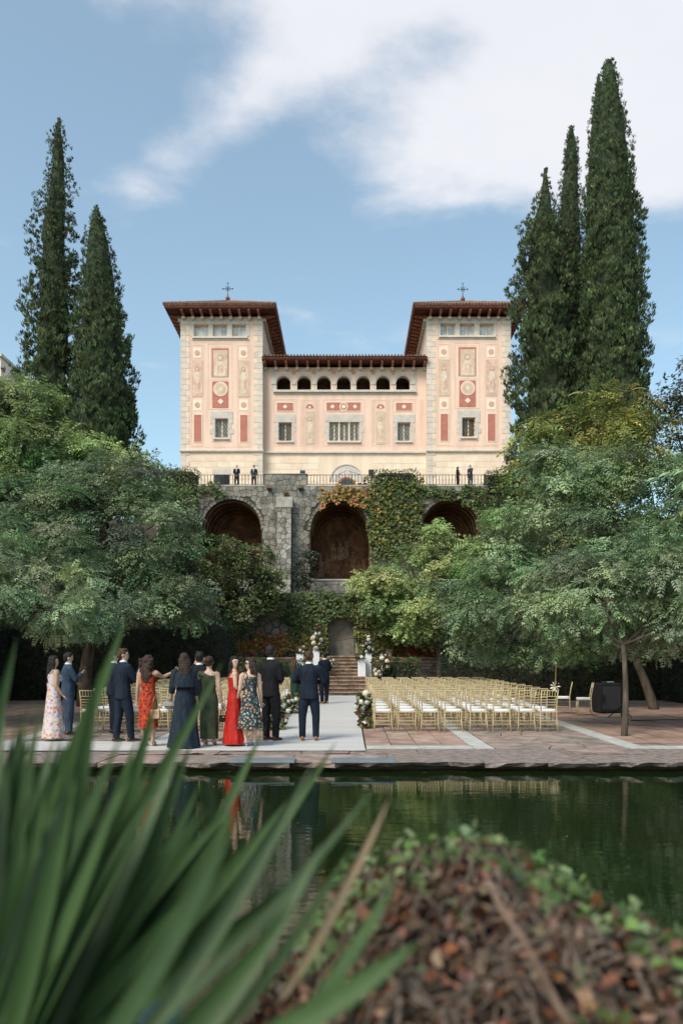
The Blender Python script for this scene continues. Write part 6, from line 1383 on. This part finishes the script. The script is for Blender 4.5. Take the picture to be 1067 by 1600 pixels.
pP = person('man in a charcoal suit and sunglasses at the terrace railing', 0, 0, 1.78, R(172), suit(charcoal, front=cloth('tie_silver', (.4, .42, .44)), sunglasses=True), 'tan', ('short', 'black'), ('pocket', 'clasp'), at=(PX(397, ty), ty, TZ), group=TG, stance=.07)
pQ = person('woman in black at the right terrace railing', 0, 0, 1.66, R(235), suit(black), 'tan', ('long', 'black'), ('front', 'front'), at=(PX(715, ty), ty, TZ), group=TG, female=True)
pR = person('grey haired man in a dark vest leaning on the right terrace railing', 0, 0, 1.80, R(140), suit(charcoal, trousers=cloth('jeans', (.05, .075, .12))), 'fair', ('short', 'grey'), ('rail', 'hang'), at=(PX(735, ty), ty, TZ), group=TG, lean=.12)
# ---- things in their hands
def bag(label, p, w_, h, d, mat, name='handbag', strap=.16, tilt_=0.0):
    e = empty(name, p, tilt_, label, 'bag'); m_ = MB(); m_.loft([[(sx*w_*k, sy*d*k2, z) for sx, sy in ((-1, -1), (1, -1), (1, 1), (-1, 1))] for z, k, k2 in ((-strap-h, .86, .9), (-strap-h*.9, 1, 1), (-strap-h*.15, .96, .9), (-strap, .86, .55))]); m_.build('bag_body', mat, e)
    MB().tube([(-w_*.7, 0, -strap-.01), (-w_*.5, 0, -strap*.45), (0, 0, 0), (w_*.5, 0, -strap*.45), (w_*.7, 0, -strap-.01)], .008, 6).build('strap', mat, e); MB().box(-.02, .02, -d-.006, -d+.004, -strap-h*.35, -strap-h*.2).build('clasp', m_gold, e)
    return e
beige = M('beige_leather', (.46, .28, .185), .5, .12, 10); greyf = cloth('grey_straw', (.24, .22, .21)); satin = cloth('grey_satin', (.33, .36, .42), .2, .4)
e_ = pE.location; bag('beige bucket handbag hanging at the side of the orange red dress', Vector((e_.x+.16, e_.y-.10, .98+gz(e_.y))), .085, .17, .06, beige, strap=.28)
bag('small black handbag held by the woman in olive green', hand(pH, 1), .075, .13, .035, blkl, strap=.15, tilt_=.3)
h_ = hand(pF, 0); e = empty('clutch_hat', h_, 0, 'grey straw hat held behind the navy dress', 'hat'); MB().ring_stack([(-.13, .05, .03), (-.12, .10, .05), (-.06, .13, .05), (-.02, .08, .04), (0, .05, .03)], 16).build('crown', greyf, e, smooth=True); MB().ring_stack([(-.075, .15, .075), (-.066, .15, .075)], 18).build('brim', greyf, e, smooth=True)
h_ = hand(pJ, 0); m_ = MB(); m_.loft([[(r*math.cos(q*.7854)*1.1, r*.6*math.sin(q*.7854), z) for q in range(8)] for z, r in ((.02, .02), (-.02, .03), (-.10, .055), (-.22, .07), (-.34, .06), (-.38, .02))]); o = m_.build('satin_pouch', satin, None, h_, True); tag(o, 'shiny grey satin pouch dangling beside the dark floral dress', 'bag')
def phone(label, p, rz): 
    e = empty('phone', p, rz, label, 'phone'); MB().cham(-.037, .037, -.075, .075, -.004, .004, .002).build('case', blkl, e); MB().box(-.033, .033, -.068, .068, .0045, .0055).build('screen', m_glass, e); e.rotation_euler = (R(60), 0, rz); return e
phone('phone in the hand of the man in the mid blue suit', hand(pB, 1)+Vector((.0, .0, .03)), R(-35)); phone('phone held up by the woman in dark green', (hand(pL, 0)+hand(pL, 1))/2+Vector((0, .02, .02)), R(-20)); phone('phone held by the tall man in navy on the left', hand(pD, 1)+Vector((0, 0, .03)), R(-25))
for r_ in (pA, pB, pC, pD, pE, pF, pG, pH, pI, pJ, pK, pL, pM, pN, pO, pP, pQ, pR): del r_['hands']

# ------------------------------------------------------------------ foreground: yucca and the heap of dry ivy
random.seed(5)
def blade_mat(name, c1, c2, mid):
    m = bpy.data.materials.new(name); m.use_nodes = True; t = m.node_tree; n = t.nodes; l = t.links; b = n['Principled BSDF']; b.inputs['Roughness'].default_value = .5; b.inputs['Specular IOR Level'].default_value = .18
    tcn = n.new('ShaderNodeTexCoord'); mp = n.new('ShaderNodeMapping'); mp.inputs['Scale'].default_value = (90, 90, 5); l.new(tcn.outputs['Object'], mp.inputs[0])
    nz = n.new('ShaderNodeTexNoise'); nz.inputs['Scale'].default_value = 1; nz.inputs['Detail'].default_value = 4; l.new(mp.outputs[0], nz.inputs['Vector'])
    mix = n.new('ShaderNodeMix'); mix.data_type = 'RGBA'; mix.inputs[6].default_value = (*c1, 1); mix.inputs[7].default_value = (*c2, 1); l.new(nz.outputs[0], mix.inputs[0])
    tr = n.new('ShaderNodeBsdfTranslucent'); l.new(mix.outputs[2], b.inputs['Base Color']); l.new(mix.outputs[2], tr.inputs['Color']); mxs = n.new('ShaderNodeMixShader'); mxs.inputs[0].default_value = .15
    l.new(b.outputs[0], mxs.inputs[1]); l.new(tr.outputs[0], mxs.inputs[2]); l.new(mxs.outputs[0], n['Material Output'].inputs[0]); return m
m_bl = [blade_mat('yucca_blade', (.036, .074, .022), (.066, .115, .040), 0), blade_mat('yucca_blade_dark', (.026, .052, .018), (.05, .09, .034), 0), blade_mat('yucca_blade_grey', (.075, .115, .055), (.13, .17, .095), 0), blade_mat('yucca_blade_dry', (.22, .17, .12), (.34, .24, .14), 0)]
yb = Vector((-.88, 1.95, -.02)); yr = empty('yucca_plant', yb, 0, 'large blurred yucca with long pointed leaves in the left foreground', 'plant')
MB().tube([(0, 0, -.05), (.01, 0, .2), (-.02, .02, .44)], [.075, .07, .06], 10).build('stem', m_bark2, yr, smooth=True)
MB().tube([(.56, -.60, -.05), (.62, -.56, .35), (.66, -.52, .70)], [.055, .05, .045], 9).build('stem', m_bark2, yr, smooth=True)
def blade(b, t, w_, mat, sag=.06, twist=0.0):
    b, t = Vector(b), Vector(t); ax_ = (t-b); ln = ax_.length; ax_.normalize(); view = Vector((0, -1, .25)).normalized(); side = ax_.cross(view).normalized(); side = (Matrix.Rotation(twist, 3, ax_) @ side); nrm = side.cross(ax_); n = 12; m_ = MB()
    for i in range(n+1):
        q = i/n; wd = w_*(.6+.4*min(1, q*4))*(1-max(0, (q-.45)/.55)**2.4)*.5+.0008; c = b.lerp(t, q)+Vector((0, 0, -1))*sag*ln*(4*q*(q-1))*-1*(-1)+Vector((0, 0, 0))
        m_.v += [tuple(c-side*wd+nrm*wd*.35), tuple(c-nrm*.002), tuple(c+side*wd+nrm*wd*.35)]
        if i: k = 3*i; m_.f += [(k-3, k-2, k+1, k), (k-2, k-1, k+2, k+1)]
    return m_.build('leaf', mat, yr, smooth=True)
# main leaves seen in the photo: (tip px, tip depth, root px, root depth, width in m, material)
def PB(px, py, Y): return P(px, py, Y)-yb
LV = [((188, 985), 1.30, (-60, 1560), 1.25, .055, 0), ((330, 1062), 1.45, (-40, 1640), 1.30, .050, 0), ((150, 1075), 1.2, (40, 1620), 1.2, .060, 1), ((240, 1105), 1.45, (60, 1640), 1.35, .060, 0), ((505, 1185), 1.55, (110, 1680), 1.4, .060, 0), ((475, 1215), 1.6, (170, 1690), 1.45, .050, 2), ((570, 1245), 1.7, (200, 1640), 1.5, .040, 1), ((400, 1160), 1.6, (130, 1650), 1.4, .055, 0), ((290, 1180), 1.35, (90, 1640), 1.3, .060, 1), ((430, 1270), 1.4, (60, 1660), 1.3, .065, 0), ((20, 1020), 1.3, (-110, 1500), 1.25, .05, 1), ((-10, 1090), 1.15, (-120, 1600), 1.1, .055, 0), ((80, 1170), 1.5, (-40, 1600), 1.4, .05, 2), ((60, 1120), 1.25, (-30, 1640), 1.2, .05, 1), ((492, 1335), 1.5, (300, 1640), 1.45, .050, 2), ((600, 1262), 1.8, (440, 1560), 1.7, .030, 3), ((612, 1385), 1.5, (470, 1600), 1.45, .045, 0), ((640, 1480), 1.25, (380, 1640), 1.2, .060, 0), ((360, 1290), 1.3, (150, 1660), 1.25, .060, 1), ((330, 1330), 1.45, (40, 1650), 1.4, .06, 1), ((215, 1255), 1.3, (-20, 1650), 1.3, .06, 0), ((140, 1290), 1.2, (-60, 1660), 1.2, .06, 1), ((450, 1420), 1.35, (200, 1680), 1.3, .05, 0), ((545, 1330), 1.65, (350, 1610), 1.6, .035, 1), ((270, 1420), 1.15, (30, 1680), 1.15, .06, 0), ((40, 1330), 1.1, (-90, 1650), 1.1, .06, 1)]
for (tp, ty_, rp, ry_, w_, mi) in LV: kd = 1.5 if rp[0] < 150 else .95; blade(PB(*rp, ry_*kd), PB(tp[0]+(tp[0]-rp[0])*.05, tp[1]+(tp[1]-rp[1])*.05, ty_*kd), w_*(.78 if kd > 1 else .6), m_bl[mi], -.045, random.uniform(-.5, .5))
for i in range(120):                                                # the inner leaves of the rosette
    q = random.random(); tp = (random.uniform(-60, 560*q+60), random.uniform(1060, 1250)+q*170); rp = (tp[0]*.35-90+random.uniform(-40, 60), 1660+random.uniform(-20, 60)); dd = random.uniform(1.6, 2.35)
    blade(PB(*rp, dd*.95), PB(*tp, dd), random.uniform(.028, .046), m_bl[random.choice((0, 0, 0, 1, 1, 1, 2))], random.uniform(-.07, .02), random.uniform(-.8, .8))
# heap
mr_ = empty('ivy_heap', (.36, 2.15, -.02), 0, 'blurred heap of dry twigs, brown leaves and fresh ivy in the right foreground', 'ivy')
def heap(x, y):
    """height of the heap above the bank"""
    sil = np.interp(x+.36, [-.75, -.35, -.20, -.10, .02, .12, .30, .45, .58, .70, .82, .95, 1.3], [.0, .21, .42, .59, .77, .85, .87, .85, .79, .71, .66, .53, .2])
    lump = .035*np.sin(x*15+1.2*np.sin(y*9))*np.sin(y*12+x*4)+.022*np.sin(x*29+y*21)+.015*np.sin(x*47-y*39)
    return np.maximum(0, sil*np.clip(1-((y-.0)/.85)**2, 0, 1)**.5+lump*np.minimum(1, sil*2))
gx = np.linspace(-1.15, 1.0, 60); gy = np.linspace(-.86, .86, 40); X_, Y_ = np.meshgrid(gx, gy); Z_ = heap(X_, Y_)-.05; Z_ = np.maximum(Z_, -.03)
V = np.stack([X_.ravel(), Y_.ravel(), Z_.ravel()], 1); F = np.array([[j*60+i, j*60+i+1, j*60+61+i, j*60+60+i] for j in range(39) for i in range(59)]); npmesh('mound', V, F, M('heap_earth', (.045, .030, .022), .95, .4, 12, .6), None, mr_)
def on_heap(n, xr=(-.95, .95), yr_=(-.8, .5)):
    x, y = rng.uniform(*xr, n), rng.uniform(*yr_, n); z = heap(x, y); e = .02; nx = -(heap(x+e, y)-heap(x-e, y))/(2*e); ny = -(heap(x, y+e)-heap(x, y-e))/(2*e); nm = unit(np.stack([nx, ny, np.ones(n)], 1)); return np.stack([x, y, z], 1), nm
p, nm = on_heap(9500); k = p[:, 2] > .05; p, nm = p[k], nm[k]; n = len(p)
CURL = (np.array([[0, 0, 0], [.3, .32, .18], [.75, .24, .22], [1, 0, .02], [.75, -.26, .10], [.3, -.3, .16], [.5, 0, -.06]]), np.array([[0, 1, 2, 6], [6, 2, 3, 3], [0, 6, 4, 5], [6, 3, 3, 4]])[:, :4])
CURL = (CURL[0], np.array([[0, 1, 2, 6], [0, 6, 4, 5], [6, 2, 3, 4]]))
V, F, Cc = scatter(*CURL, p+nm*rng.uniform(-.01, .04, (n, 1)), rnd_unit(n), unit(nm+rng.normal(0, .6, (n, 3))), rng.uniform(.016, .058, n)*rng.uniform(.6, 1, n), pal([(.135, .066, .040), (.17, .092, .060), (.07, .037, .024), (.21, .135, .095), (.15, .055, .025), (.25, .155, .11)], n, .3))
tag(npmesh('dry_leaves', V, F, LEAF('dry_leaf', .8, .12, .2), Cc, mr_), kind='stuff')
tw = MB()
for i in range(800):
    q, nn = on_heap(1); q = q[0]; nn = nn[0]
    if q[2] < .1: continue
    a = random.uniform(0, 6.28); ln = random.uniform(.12, .50); pts = []
    for s_ in range(7):
        x, y = q[0]+math.cos(a)*ln*s_/6, q[1]+math.sin(a)*ln*s_/6*.7; a += random.uniform(-.35, .35); pts.append((x, y, float(heap(np.array(x), np.array(y)))+.012+random.uniform(0, .05)*math.sin(math.pi*s_/6)))
    r0 = random.choice((.0025, .003, .004, .006, .008)); tw.tube(pts, [r0*(1-.09*s_) for s_ in range(7)], 5)
tag(tw.build('twigs', M('dry_twig', (.145, .108, .083), .85, .35, 30), mr_), kind='stuff')
MB().tube([tuple(P(760+q*28, 1375+q*48+6*math.sin(q*2), 1.62-.02*q)-Vector((.36, 2.15, -.02))) for q in range(6)], [.006, .0065, .007, .007, .0075, .008], 7).build('branch', M('dry_branch', (.20, .13, .095), .85, .25, 20), mr_, smooth=True)
p1, n1_ = on_heap(1300, (-.45, .95), (-.16, .28)); p2, n2_ = on_heap(110, (-.6, .9), (-.8, 0)); p3, n3_ = on_heap(620, (.30, .98), (-.34, .3)); p = np.concatenate([p1, p2, p3]); nm = np.concatenate([n1_, n2_, n3_]); k = p[:, 2] > .12; p, nm = p[k], nm[k]; n = len(p)
LOB = (np.array([[0, 0, 0], [.1, .55, .03], [.38, .28, .05], [.62, .42, .02], [1, 0, -.1], [.62, -.42, .02], [.38, -.28, .05], [.1, -.55, .03]]), np.array([[0, 1, 2, 6], [2, 3, 4, 5], [0, 2, 6, 7], [2, 5, 6, 6]]))
LOB = (LOB[0], np.array([[0, 1, 2, 2], [2, 3, 4, 4], [4, 5, 6, 6], [6, 7, 0, 0], [0, 2, 4, 6]])); LT = []
for q in LOB[1]: LT += [(q[0], q[1], q[2])] + ([(q[0], q[2], q[3])] if q[3] != q[2] else [])
V, F, Cc = scatter(LOB[0], np.array(LT), p+nm*rng.uniform(.015, .07, (n, 1)), unit(rnd_unit(n)+nm*.3), unit(nm+rng.normal(0, .5, (n, 3))), rng.uniform(.022, .048, n), pal([(.13, .185, .065), (.17, .225, .09), (.09, .135, .05), (.21, .26, .125), (.13, .21, .055)], n, .2))
tag(npmesh('ivy_leaves', V, F, m_iv, Cc, mr_), kind='stuff')
# a few leaves and specks floating on the pool
n = 170; p = np.stack([rng.uniform(-9, 9, n), 3.6+8.8*rng.random(n)**.6, np.full(n, WZ+.004)], 1); up = unit(np.stack([rng.normal(0, .05, n), rng.normal(0, .05, n), np.ones(n)], 1)); d = rnd_unit(n)*np.array([1, 1, .02])
V, F, Cc = scatter(*LEAF1, p, d, up, rng.uniform(.015, .05, n), pal([(.20, .16, .07), (.14, .15, .06), (.28, .20, .10)], n, .2)); o = npmesh('fallen_leaves', V*np.array([1, 1, 0])+np.array([0, 0, WZ+.004]), F, m_iv, Cc); tag(o, 'small fallen leaves floating on the pool', kind='stuff')
